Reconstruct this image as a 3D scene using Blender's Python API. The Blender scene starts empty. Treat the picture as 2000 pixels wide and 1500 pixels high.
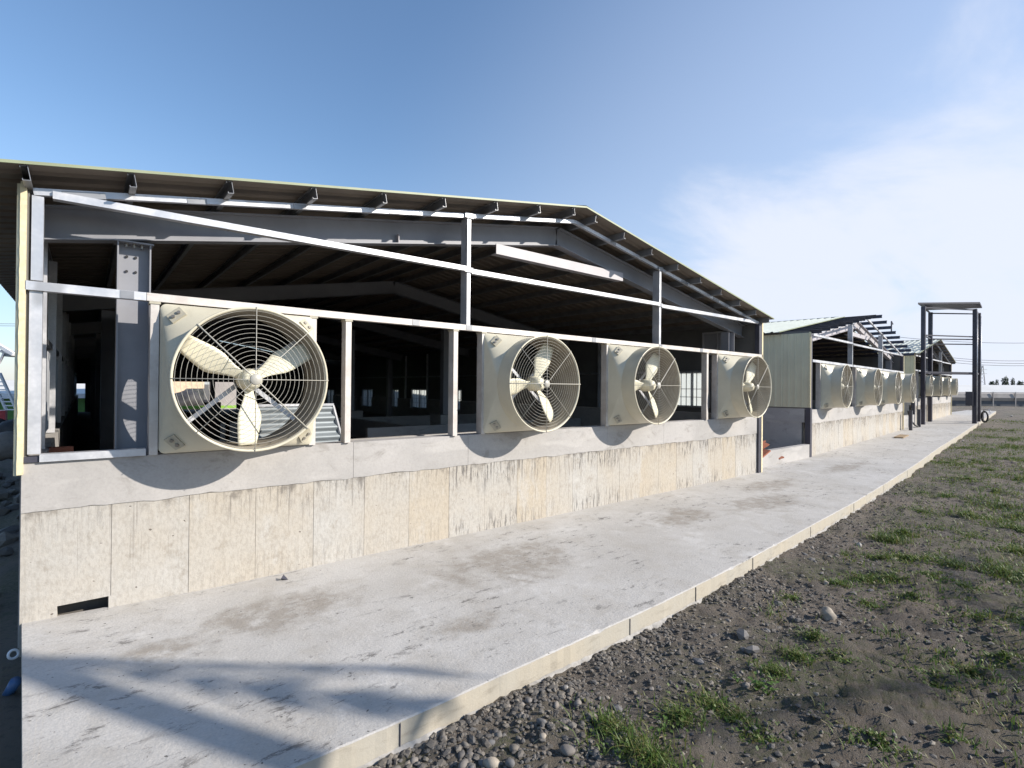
import bpy, bmesh, math, random
from math import sin, cos, pi, radians, sqrt, hypot, atan2
from mathutils import Vector, Matrix, noise

random.seed(7)
S = bpy.context.scene
COL = S.collection

# ------------------------------------------------------------------ camera, sky, sun, exposure
YAW, PITCH, ROLL, FPX = 0.6911, 0.0054, 0.009, 1009.0
CAM = Vector((0.4385, -5.7499, 1.9893))
fw = Vector((sin(YAW)*cos(PITCH), cos(YAW)*cos(PITCH), sin(PITCH)))
rt = Vector((cos(YAW), -sin(YAW), 0)); up = rt.cross(fw)
r2 = cos(ROLL)*rt + sin(ROLL)*up; u2 = -sin(ROLL)*rt + cos(ROLL)*up
cd = bpy.data.cameras.new('camera'); cam = bpy.data.objects.new('camera', cd); COL.objects.link(cam)
cam.matrix_world = Matrix(((r2.x, u2.x, -fw.x, CAM.x), (r2.y, u2.y, -fw.y, CAM.y), (r2.z, u2.z, -fw.z, CAM.z), (0, 0, 0, 1)))
cd.sensor_width = 36; cd.lens = 36*FPX/2000; cd.clip_start = 0.05; cd.clip_end = 5000
S.camera = cam

SUN = Vector((0.85, -1.0, 0.68)).normalized()
SUN_EL = math.asin(SUN.z); SUN_AZ = atan2(SUN.x, SUN.y)
sd = bpy.data.lights.new('sun', 'SUN'); sun = bpy.data.objects.new('sun', sd); COL.objects.link(sun)
sd.energy = 4.9; sd.angle = radians(0.55); sd.color = (1.0, 0.925, 0.82)
sun.rotation_euler = SUN.to_track_quat('Z', 'Y').to_euler(); sun.location = (20, -20, 30)

W = bpy.data.worlds.new('World'); S.world = W; W.use_nodes = True
nt = W.node_tree; nt.nodes.clear()
def wn(t, **k):
    n = nt.nodes.new(t)
    for a, b in k.items(): setattr(n, a, b)
    return n
out = wn('ShaderNodeOutputWorld'); bg = wn('ShaderNodeBackground'); bg.inputs[1].default_value = 0.135
sky = wn('ShaderNodeTexSky', sky_type='NISHITA', sun_disc=False)
sky.sun_elevation = SUN_EL; sky.sun_rotation = SUN_AZ; sky.altitude = 0; sky.air_density = 1.15; sky.dust_density = 0.3; sky.ozone_density = 4.0
tc = wn('ShaderNodeTexCoord')
def wm(op, a, b=None, c=None, clamp=False):
    n = wn('ShaderNodeMath', operation=op); n.use_clamp = clamp
    for i, v in enumerate((a, b, c)):
        if v is None: continue
        if isinstance(v, (int, float)): n.inputs[i].default_value = v
        else: nt.links.new(v, n.inputs[i])
    return n.outputs[0]
sx = wn('ShaderNodeSeparateXYZ'); nt.links.new(tc.outputs['Generated'], sx.inputs[0])
zz = wm('MAXIMUM', wm('ADD', sx.outputs[2], 0.12), 0.02)
cx_ = wm('DIVIDE', sx.outputs[0], zz); cy_ = wm('DIVIDE', sx.outputs[1], zz)
comb = wn('ShaderNodeCombineXYZ'); nt.links.new(cx_, comb.inputs[0]); nt.links.new(cy_, comb.inputs[1])
mp = wn('ShaderNodeMapping'); mp.inputs['Rotation'].default_value = (0, 0, 0.5); mp.inputs['Scale'].default_value = (0.55, 1.0, 1); mp.inputs['Location'].default_value = (0.35, 0.2, 0)
nt.links.new(comb.outputs[0], mp.inputs[0])
nz = wn('ShaderNodeTexNoise'); nz.inputs['Scale'].default_value = 1.3; nz.inputs['Detail'].default_value = 8; nz.inputs['Roughness'].default_value = 0.58; nz.inputs['Distortion'].default_value = 0.5
nt.links.new(mp.outputs[0], nz.inputs['Vector'])
# more cloud towards the sun side (the right of the photo and on beyond it), thin to none opposite
dot = wn('ShaderNodeVectorMath', operation='DOT_PRODUCT'); nt.links.new(tc.outputs['Generated'], dot.inputs[0]); dot.inputs[1].default_value = (0.983, 0.10, -0.15)
cover = wn('ShaderNodeMapRange', interpolation_type='SMOOTHSTEP'); nt.links.new(dot.outputs['Value'], cover.inputs[0])
cover.inputs[1].default_value = 0.62; cover.inputs[2].default_value = 0.95; cover.inputs[3].default_value = -0.12; cover.inputs[4].default_value = 0.30
cl = wn('ShaderNodeMapRange', interpolation_type='SMOOTHSTEP'); nt.links.new(wm('ADD', nz.outputs[0], cover.outputs[0]), cl.inputs[0])
cl.inputs[1].default_value = 0.50; cl.inputs[2].default_value = 0.82; cl.inputs[3].default_value = 0.0; cl.inputs[4].default_value = 0.88
hz = wn('ShaderNodeMapRange', interpolation_type='SMOOTHSTEP'); nt.links.new(sx.outputs[2], hz.inputs[0])
hz.inputs[1].default_value = 0.0; hz.inputs[2].default_value = 0.42; hz.inputs[3].default_value = 0.5; hz.inputs[4].default_value = 0.0
mix0 = wn('ShaderNodeMix', data_type='RGBA'); nt.links.new(hz.outputs[0], mix0.inputs[0]); nt.links.new(sky.outputs[0], mix0.inputs[6]); mix0.inputs[7].default_value = (2.5, 3.15, 4.5, 1)
veil = wn('ShaderNodeMapRange', interpolation_type='SMOOTHSTEP'); nt.links.new(dot.outputs['Value'], veil.inputs[0])
veil.inputs[1].default_value = 0.35; veil.inputs[2].default_value = 1.0; veil.inputs[3].default_value = 0.0; veil.inputs[4].default_value = 0.5
mixv = wn('ShaderNodeMix', data_type='RGBA'); nt.links.new(veil.outputs[0], mixv.inputs[0]); nt.links.new(mix0.outputs[2], mixv.inputs[6]); mixv.inputs[7].default_value = (3.9, 4.4, 5.5, 1)
mix1 = wn('ShaderNodeMix', data_type='RGBA'); nt.links.new(cl.outputs[0], mix1.inputs[0]); nt.links.new(mixv.outputs[2], mix1.inputs[6]); mix1.inputs[7].default_value = (4.5, 4.75, 5.45, 1)
nt.links.new(mix1.outputs[2], bg.inputs[0]); nt.links.new(bg.outputs[0], out.inputs[0])

S.view_settings.view_transform = 'Standard'; S.view_settings.look = 'None'
S.view_settings.gamma = 1; S.view_settings.use_curve_mapping = False; S.view_settings.exposure = 0.50
S.cycles.max_bounces = 8; S.cycles.use_denoising = True

# ------------------------------------------------------------------ materials
class NT:
    def __init__(s, name):
        s.m = bpy.data.materials.new(name); s.m.use_nodes = True; s.t = s.m.node_tree
        s.b = s.t.nodes['Principled BSDF']; s.geo = None
    def n(s, t, **k):
        x = s.t.nodes.new(t)
        for a, b in k.items(): setattr(x, a, b)
        return x
    def l(s, a, b): s.t.links.new(a, b)
    def pos(s):
        if not s.geo: s.geo = s.n('ShaderNodeNewGeometry')
        return s.geo.outputs['Position']
    def noise(s, scale, detail=5, rough=0.6, stretch=None, dist=0, off=(0, 0, 0)):
        x = s.n('ShaderNodeTexNoise'); x.inputs['Scale'].default_value = scale; x.inputs['Detail'].default_value = detail
        x.inputs['Roughness'].default_value = rough; x.inputs['Distortion'].default_value = dist
        m = s.n('ShaderNodeMapping'); m.inputs['Scale'].default_value = stretch or (1, 1, 1); m.inputs['Location'].default_value = off
        s.l(s.pos(), m.inputs[0]); s.l(m.outputs[0], x.inputs['Vector'])
        return x.outputs[0]
    def rng(s, v, a, b, lo=0.0, hi=1.0):
        x = s.n('ShaderNodeMapRange', interpolation_type='SMOOTHSTEP'); s.l(v, x.inputs[0])
        for i, k in enumerate((a, b, lo, hi)): x.inputs[i+1].default_value = k
        return x.outputs[0]
    def mix(s, f, a, b, mode='MIX'):
        x = s.n('ShaderNodeMix', data_type='RGBA', blend_type=mode)
        for i, v in ((0, f), (6, a), (7, b)):
            if isinstance(v, (int, float)): x.inputs[i].default_value = v
            elif isinstance(v, tuple): x.inputs[i].default_value = (*v, 1)
            else: s.l(v, x.inputs[i])
        return x.outputs[2]
    def math(s, op, a, b=0.0):
        x = s.n('ShaderNodeMath', operation=op)
        for i, v in enumerate((a, b)):
            if isinstance(v, (int, float)): x.inputs[i].default_value = v
            else: s.l(v, x.inputs[i])
        return x.outputs[0]
    def col(s, c):
        if isinstance(c, tuple): s.b.inputs['Base Color'].default_value = (*c, 1)
        else: s.l(c, s.b.inputs['Base Color'])
        return s
    def rough(s, v):
        if isinstance(v, (int, float)): s.b.inputs['Roughness'].default_value = v
        else: s.l(v, s.b.inputs['Roughness'])
        return s
    def bump(s, h, strength=0.3, dist=0.01):
        x = s.n('ShaderNodeBump'); x.inputs['Strength'].default_value = strength; x.inputs['Distance'].default_value = dist
        s.l(h, x.inputs['Height']); s.l(x.outputs[0], s.b.inputs['Normal']); return s
    def done(s): return s.m

def simple(name, c, rough=0.6, metal=0.0, var=0.15, vscale=3.0, bump=0.0):
    k = NT(name)
    d = tuple(v*(1-var) for v in c); e = tuple(min(1, v*(1+var)) for v in c)
    n = k.noise(vscale, 6)
    k.col(k.mix(k.rng(n, 0.3, 0.7), d, e)).rough(rough); k.b.inputs['Metallic'].default_value = metal
    if bump: k.bump(k.noise(60, 4), bump, 0.004)
    return k.done()

def make_board_concrete():
    k = NT('board_marked_concrete')
    oi = k.n('ShaderNodeObjectInfo'); rnd = oi.outputs['Random']
    base = k.mix(k.rng(k.noise(1.3, 6, 0.65), 0.32, 0.68), (0.40, 0.358, 0.30), (0.395, 0.378, 0.35))
    tint = k.mix(k.rng(rnd, 0.15, 0.85), (0.445, 0.365, 0.255), (0.43, 0.415, 0.39))
    base = k.mix(0.38, base, tint)
    base = k.mix(k.rng(k.noise(2.6, 8, 0.72, (1, 1, 0.5), 0, (3, 1, 0)), 0.50, 0.68, 0, 0.7), base, (0.455, 0.44, 0.415))
    base = k.mix(k.rng(k.noise(3.5, 8, 0.75, None, 0, (1, 6, 0)), 0.53, 0.68, 0, 0.5), base, (0.25, 0.215, 0.17))
    sz = k.n('ShaderNodeSeparateXYZ'); k.l(k.pos(), sz.inputs[0]); x = sz.outputs[0]
    z = k.math('ADD', sz.outputs[2], k.math('MULTIPLY', k.math('SUBTRACT', k.noise(4, 4, 0.6, (1, 1, 0.3)), 0.5), 0.55))
    streak = k.noise(1.0, 7, 0.72, (26, 26, 2.6), 0.3)
    top = k.rng(z, 0.52, 0.90); bot = k.rng(z, 0.36, 0.06)
    xr = k.rng(x, 0.4, 6.0, 0.22, 1.15)
    pr = k.rng(k.math('FRACT', k.math('MULTIPLY', rnd, 7.31)), 0.1, 0.8, 0.35, 1.25)
    band = k.math('MULTIPLY', k.math('MAXIMUM', top, k.math('MULTIPLY', bot, 0.55)), k.math('MULTIPLY', pr, xr))
    sm = k.math('MULTIPLY', k.rng(streak, 0.505, 0.575), band)
    base = k.mix(k.math('MINIMUM', sm, 0.85), base, (0.085, 0.08, 0.078))
    rim = k.math('MULTIPLY', k.rng(z, 0.86, 0.95), k.rng(k.noise(7, 6, 0.7), 0.4, 0.6))
    base = k.mix(k.math('MULTIPLY', rim, 0.7), base, (0.13, 0.115, 0.10))
    drip = k.math('MULTIPLY', k.rng(k.noise(1.0, 4, 0.6, (30, 30, 0.7), 0.15, (2, 2, 9)), 0.61, 0.66), k.rng(z, 0.1, 0.9, 0.2, 0.9))
    base = k.mix(k.math('MULTIPLY', drip, k.rng(x, 0.0, 7.0, 0.4, 0.9)), base, (0.13, 0.115, 0.10))
    base = k.mix(k.rng(k.noise(34, 5, 0.7, (1, 1, 0.5)), 0.42, 0.62, 0.0, 0.26), base, (0.19, 0.165, 0.135))
    holes = k.rng(k.noise(15, 1, 0.5, (1, 1, 1.6), 0, (4, 4, 4)), 0.755, 0.78, 0, 0.85)
    base = k.mix(holes, base, (0.10, 0.08, 0.065))
    k.col(base).rough(0.85)
    k.bump(k.math('ADD', k.noise(24, 8, 0.7), k.math('MULTIPLY', holes, -1.5)), 0.6, 0.008)
    return k.done()
def make_smooth_concrete():
    k = NT('smooth_grey_concrete')
    base = k.mix(k.rng(k.noise(0.8, 6, 0.6), 0.3, 0.7), (0.415, 0.395, 0.38), (0.325, 0.312, 0.30))
    base = k.mix(k.rng(k.noise(2.6, 9, 0.7, (0.7, 1, 1.6), 0.8), 0.53, 0.66, 0, 0.6), base, (0.235, 0.22, 0.20))
    base = k.mix(k.rng(k.noise(1.1, 3, 0.5, (0.5, 1, 2.5), 0, (9, 9, 1)), 0.56, 0.62, 0, 0.5), base, (0.46, 0.44, 0.42))
    base = k.mix(k.rng(k.noise(9, 6, 0.7), 0.55, 0.75, 0, 0.3), base, (0.50, 0.48, 0.46))
    base = k.mix(k.rng(k.noise(50, 3, 0.6), 0.4, 0.7, 0, 0.18), base, (0.2, 0.19, 0.18))
    k.col(base).rough(0.8); k.bump(k.noise(20, 8, 0.7), 0.3, 0.006)
    return k.done()
def make_slab():
    k = NT('cast_slab_concrete')
    base = k.mix(k.rng(k.noise(0.6, 7, 0.62), 0.3, 0.7), (0.43, 0.41, 0.383), (0.51, 0.492, 0.468))
    base = k.mix(k.rng(k.noise(2.0, 8, 0.72, None, 0.3, (4, 4, 1)), 0.44, 0.68, 0, 0.55), base, (0.37, 0.34, 0.30))
    sp = k.n('ShaderNodeSeparateXYZ'); k.l(k.pos(), sp.inputs[0]); X, Y = sp.outputs[0], sp.outputs[1]
    wob = k.math('MULTIPLY', k.math('SUBTRACT', k.noise(2.4, 8, 0.7, None, 0, (1, 7, 0)), 0.5), 2.6)
    spots = None
    for cx, cy, rx, ry in ((1.75, -1.0, 0.75, 0.42), (0.95, -1.1, 0.3, 0.2), (4.25, -1.22, 0.95, 0.62), (7.6, -1.25, 0.8, 0.4), (9.6, -1.6, 1.2, 0.45), (11.4, -0.9, 1.2, 0.4), (15.5, -1.0, 1.6, 0.3), (2.9, -2.2, 0.35, 0.2)):
        dx = k.math('DIVIDE', k.math('SUBTRACT', X, cx), rx); dy = k.math('DIVIDE', k.math('SUBTRACT', Y, cy), ry)
        d = k.math('ADD', k.math('SQRT', k.math('ADD', k.math('MULTIPLY', dx, dx), k.math('MULTIPLY', dy, dy))), wob)
        m = k.rng(d, 1.15, 0.45); spots = m if spots is None else k.math('MAXIMUM', spots, m)
    brown = k.math('MULTIPLY', spots, k.rng(k.noise(6, 8, 0.75, None, 0, (2, 2, 8)), 0.36, 0.56, 0.30, 0.80))
    base = k.mix(k.math('MULTIPLY', brown, 0.8), base, (0.225, 0.19, 0.15))
    sc = k.noise(6.0, 12, 0.82, (0.55, 1.3, 1), 0.3, (9, 2, 0))
    zone = k.math('MAXIMUM', k.rng(k.noise(0.85, 4, 0.6, None, 0, (5, 5, 0)), 0.43, 0.55), k.math('MULTIPLY', spots, 0.6))
    base = k.mix(k.math('MULTIPLY', k.rng(sc, 0.545, 0.61, 0, 0.85), zone), base, (0.10, 0.093, 0.087))
    base = k.mix(k.rng(k.noise(13, 8, 0.80, (0.7, 1.2, 1)), 0.575, 0.68, 0, 0.6), base, (0.17, 0.155, 0.14))
    base = k.mix(k.rng(k.noise(70, 3, 0.6), 0.35, 0.75, 0, 0.28), base, (0.24, 0.23, 0.22))
    base = k.mix(k.rng(k.noise(26, 2, 0.5, None, 0, (3, 8, 2)), 0.71, 0.75, 0, 0.85), base, (0.06, 0.055, 0.05))
    base = k.mix(k.rng(k.noise(1.6, 6, 0.7, None, 0, (8, 1, 3)), 0.56, 0.68, 0, 0.6), base, (0.56, 0.545, 0.525))
    k.col(base).rough(0.85); k.bump(k.math('ADD', k.noise(42, 7, 0.7), k.math('MULTIPLY', k.noise(5, 4), 1.4)), 0.6, 0.009)
    return k.done()
def make_slab_edge():
    k = NT('formed_slab_edge_concrete')
    base = k.mix(k.rng(k.noise(1.4, 6, 0.6, (1, 1, 0.4)), 0.3, 0.7), (0.41, 0.365, 0.29), (0.38, 0.355, 0.305))
    base = k.mix(k.rng(k.noise(8, 8, 0.7, (0.5, 0.5, 2)), 0.52, 0.7, 0, 0.5), base, (0.22, 0.19, 0.15))
    k.col(base).rough(0.85); k.bump(k.noise(40, 6, 0.7), 0.4, 0.006)
    return k.done()
def make_galv():
    k = NT('galvanised_steel')
    v = k.n('ShaderNodeTexVoronoi'); v.inputs['Scale'].default_value = 30; k.l(k.pos(), v.inputs['Vector'])
    n = k.noise(2.2, 6, 0.7)
    base = k.mix(k.rng(n, 0.35, 0.65), (0.50, 0.51, 0.54), (0.66, 0.66, 0.68))
    base = k.mix(k.math('MULTIPLY', k.rng(v.outputs['Distance'], 0.0, 0.8), 0.25), base, (0.40, 0.41, 0.44))
    base = k.mix(k.rng(k.noise(1.1, 2, 0.5, None, 0, (4, 9, 2)), 0.64, 0.67, 0, 0.8), base, (0.36, 0.36, 0.37))
    k.col(base).rough(k.rng(n, 0.3, 0.7, 0.32, 0.5)); k.b.inputs['Metallic'].default_value = 0.45
    return k.done()
def make_post():
    k = NT('primed_steel_post')
    n = k.noise(4, 6, 0.7)
    base = k.mix(k.rng(n, 0.35, 0.65), (0.47, 0.43, 0.40), (0.58, 0.55, 0.52))
    base = k.mix(k.rng(k.noise(9, 5, 0.7), 0.64, 0.74, 0, 0.6), base, (0.25, 0.12, 0.06))
    k.col(base).rough(0.5); k.b.inputs['Metallic'].default_value = 0.25
    return k.done()
def make_frp():
    k = NT('cream_fibreglass')
    n = k.noise(2.0, 5, 0.6)
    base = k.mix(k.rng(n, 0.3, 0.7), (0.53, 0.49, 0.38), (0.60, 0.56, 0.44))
    base = k.mix(k.rng(k.noise(5, 7, 0.7, (1, 1, 0.4)), 0.56, 0.75, 0, 0.35), base, (0.36, 0.32, 0.24))
    k.col(base).rough(0.38); k.bump(k.noise(9, 3), 0.08, 0.01)
    return k.done()
def make_dirt():
    k = NT('packed_dirt_ground')
    base = k.mix(k.rng(k.noise(0.7, 8, 0.65), 0.3, 0.7), (0.215, 0.178, 0.142), (0.150, 0.130, 0.112))
    base = k.mix(k.rng(k.noise(1.5, 7, 0.7, None, 0.4, (5, 2, 0)), 0.5, 0.66, 0, 0.7), base, (0.20, 0.165, 0.12))
    base = k.mix(k.rng(k.noise(16, 7, 0.75), 0.5, 0.68, 0, 0.6), base, (0.065, 0.059, 0.053))
    base = k.mix(k.rng(k.noise(34, 5, 0.7), 0.58, 0.7, 0, 0.6), base, (0.20, 0.18, 0.155))
    g = k.rng(k.noise(0.55, 9, 0.75, None, 0.3, (1.2, 8.4, 0)), 0.47, 0.60, 0, 0.6)
    base = k.mix(k.math('MULTIPLY', g, k.rng(k.noise(22, 6, 0.8, None, 0, (3, 3, 3)), 0.42, 0.56)), base, (0.070, 0.090, 0.025))
    k.col(base).rough(0.95); k.bump(k.math('ADD', k.noise(26, 10, 0.8), k.noise(90, 4, 0.8)), 1.0, 0.035)
    return k.done()
def island_mat(name, cols, rough=0.8, bump=0.3, trans=0):
    k = NT(name); k.pos()
    r = k.n('ShaderNodeValToRGB'); k.l(k.geo.outputs['Random Per Island'], r.inputs[0])
    el = r.color_ramp.elements
    while len(el) < len(cols): el.new(0.5)
    for i, c in enumerate(cols): el[i].position = i/(len(cols)-1); el[i].color = (*c, 1)
    c = k.mix(k.rng(k.noise(18, 5), 0.3, 0.75, 0, 0.35), r.outputs[0], tuple(v*0.55 for v in cols[0]))
    k.col(c).rough(rough)
    if bump: k.bump(k.noise(50, 5), bump, 0.006)
    return k.done()
def make_leaf(name, a, b, c):
    k = NT(name); k.pos()
    r = k.n('ShaderNodeValToRGB'); k.l(k.geo.outputs['Random Per Island'], r.inputs[0])
    el = r.color_ramp.elements; el.new(0.5)
    for i, cc in enumerate((a, b, c)): el[i].position = i/2; el[i].color = (*cc, 1)
    k.col(r.outputs[0]).rough(0.55)
    tr = k.n('ShaderNodeBsdfTranslucent'); k.l(r.outputs[0], tr.inputs[0])
    mx = k.n('ShaderNodeMixShader'); mx.inputs[0].default_value = 0.35
    o = [n for n in k.t.nodes if n.type == 'OUTPUT_MATERIAL'][0]
    k.l(k.b.outputs[0], mx.inputs[1]); k.l(tr.outputs[0], mx.inputs[2]); k.l(mx.outputs[0], o.inputs[0])
    return k.done()
def make_glass():
    k = NT('frosted_window_pane'); k.col((0.75, 0.8, 0.8)).rough(0.35)
    tr = k.n('ShaderNodeBsdfTranslucent'); tr.inputs[0].default_value = (0.86, 0.88, 0.87, 1)
    tp = k.n('ShaderNodeBsdfTransparent'); tp.inputs[0].default_value = (0.85, 0.9, 0.9, 1)
    m1 = k.n('ShaderNodeMixShader'); m1.inputs[0].default_value = 0.35; k.l(tr.outputs[0], m1.inputs[1]); k.l(tp.outputs[0], m1.inputs[2])
    m2 = k.n('ShaderNodeMixShader'); m2.inputs[0].default_value = 0.12; k.l(m1.outputs[0], m2.inputs[1]); k.l(k.b.outputs[0], m2.inputs[2])
    o = [n for n in k.t.nodes if n.type == 'OUTPUT_MATERIAL'][0]; k.l(m2.outputs[0], o.inputs[0])
    return k.done()

M = dict(
    board=make_board_concrete(), smooth=make_smooth_concrete(), slab=make_slab(), slab_edge=make_slab_edge(),
    galv=make_galv(), post=make_post(), frp=make_frp(), dirt=make_dirt(),
    beam=simple('grey_painted_beam', (0.235, 0.24, 0.265), 0.5, 0, 0.08, 2.5),
    tie=simple('pale_grey_painted_steel', (0.42, 0.40, 0.42), 0.5, 0, 0.06),
    purlin=simple('zinc_purlin', (0.27, 0.275, 0.29), 0.42, 0.5, 0.15, 4),
    dark=simple('dark_painted_steel', (0.045, 0.045, 0.062), 0.5, 0, 0.2),
    towersteel=simple('dark_violet_steel', (0.032, 0.030, 0.048), 0.45, 0, 0.25, 5),
    cream=simple('cream_cladding', (0.56, 0.53, 0.38), 0.45, 0, 0.06, 1.5),
    edge=simple('pale_foam_panel_edge', (0.66, 0.58, 0.38), 0.8, 0, 0.12, 25, 0.3),
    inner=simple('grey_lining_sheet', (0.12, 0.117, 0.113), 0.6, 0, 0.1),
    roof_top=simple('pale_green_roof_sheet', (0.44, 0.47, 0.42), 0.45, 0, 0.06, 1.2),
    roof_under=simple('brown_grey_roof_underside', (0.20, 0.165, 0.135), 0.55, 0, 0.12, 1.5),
    trim=simple('lime_white_roof_trim', (0.27, 0.30, 0.19), 0.5, 0, 0.08),
    wire=simple('white_coated_wire', (0.40, 0.385, 0.34), 0.4, 0, 0.05),
    blade=simple('cream_fan_blade', (0.76, 0.72, 0.56), 0.4, 0, 0.05, 6),
    black=simple('black_rubber', (0.015, 0.015, 0.017), 0.6),
    bolt=simple('weathered_bolt', (0.30, 0.28, 0.25), 0.5, 0.6),
    liner=simple('shaded_inner_fibreglass', (0.31, 0.27, 0.21), 0.6, 0, 0.15, 4),  # darker copy of the cream fibreglass, shade inside the fan put into the colour
    plate=simple('beige_corner_plate', (0.40, 0.37, 0.29), 0.5, 0, 0.1, 9),
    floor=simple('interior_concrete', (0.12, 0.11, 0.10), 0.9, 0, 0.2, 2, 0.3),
    pane=make_glass(),
    frame=simple('white_window_bar', (0.30, 0.31, 0.33), 0.5),
    sheet=simple('zinc_corrugated_sheet', (0.20, 0.225, 0.24), 0.45, 0.3, 0.1, 2),
    green=simple('green_painted_cladding', (0.10, 0.24, 0.055), 0.6, 0, 0.12),
    lime=simple('lime_green_paint', (0.25, 0.48, 0.06), 0.5),
    tarp=simple('dark_tarpaulin', (0.05, 0.048, 0.05), 0.7, 0, 0.3, 4),
    white=simple('white_paint', (0.75, 0.76, 0.78), 0.5),
    peach=simple('pale_peach_render', (0.70, 0.52, 0.36), 0.7),
    terra=island_mat('terracotta', [(0.30, 0.09, 0.05), (0.38, 0.13, 0.07), (0.24, 0.08, 0.05)]),
    rock=island_mat('mixed_river_stone', [(0.10, 0.095, 0.09), (0.17, 0.15, 0.125), (0.13, 0.13, 0.135), (0.24, 0.21, 0.18), (0.09, 0.085, 0.085)]),
    gravel=island_mat('crushed_gravel', [(0.075, 0.069, 0.063), (0.14, 0.122, 0.103), (0.105, 0.10, 0.096), (0.24, 0.21, 0.17), (0.085, 0.077, 0.067), (0.16, 0.14, 0.12)]),
    pale_rock=simple('pale_stone', (0.30, 0.26, 0.21), 0.85, 0, 0.25, 12, 0.4),
    cement=simple('spilt_cement', (0.33, 0.315, 0.295), 0.9, 0, 0.15, 20, 0.5),
    grass=make_leaf('grass_blade', (0.055, 0.11, 0.016), (0.11, 0.175, 0.028), (0.19, 0.165, 0.06)),
    weed=make_leaf('weed_leaf', (0.06, 0.13, 0.025), (0.10, 0.18, 0.035), (0.13, 0.20, 0.05)),
    frond=make_leaf('palm_frond', (0.04, 0.08, 0.02), (0.06, 0.10, 0.025), (0.08, 0.11, 0.03)),
    far_leaf=make_leaf('distant_foliage', (0.05, 0.07, 0.035), (0.07, 0.09, 0.045), (0.09, 0.10, 0.055)),
    bark=simple('bark', (0.14, 0.11, 0.08), 0.9, 0, 0.2, 5, 0.4),
    membrane=simple('white_greenhouse_film', (0.66, 0.64, 0.60), 0.5, 0, 0.08, 0.3),
    curtain=simple('grey_side_curtain', (0.34, 0.31, 0.29), 0.7, 0, 0.15, 0.6),
    block=simple('dark_blockwork', (0.10, 0.105, 0.115), 0.8, 0, 0.2, 0.7),
    blue=simple('blue_plastic', (0.06, 0.14, 0.30), 0.4),
    red=simple('red_paint', (0.45, 0.04, 0.05), 0.4),
    wood=simple('weathered_timber', (0.28, 0.20, 0.12), 0.8, 0, 0.2, 8),
    straw=simple('dry_straw', (0.42, 0.34, 0.20), 0.8, 0, 0.2, 8),
)

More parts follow.
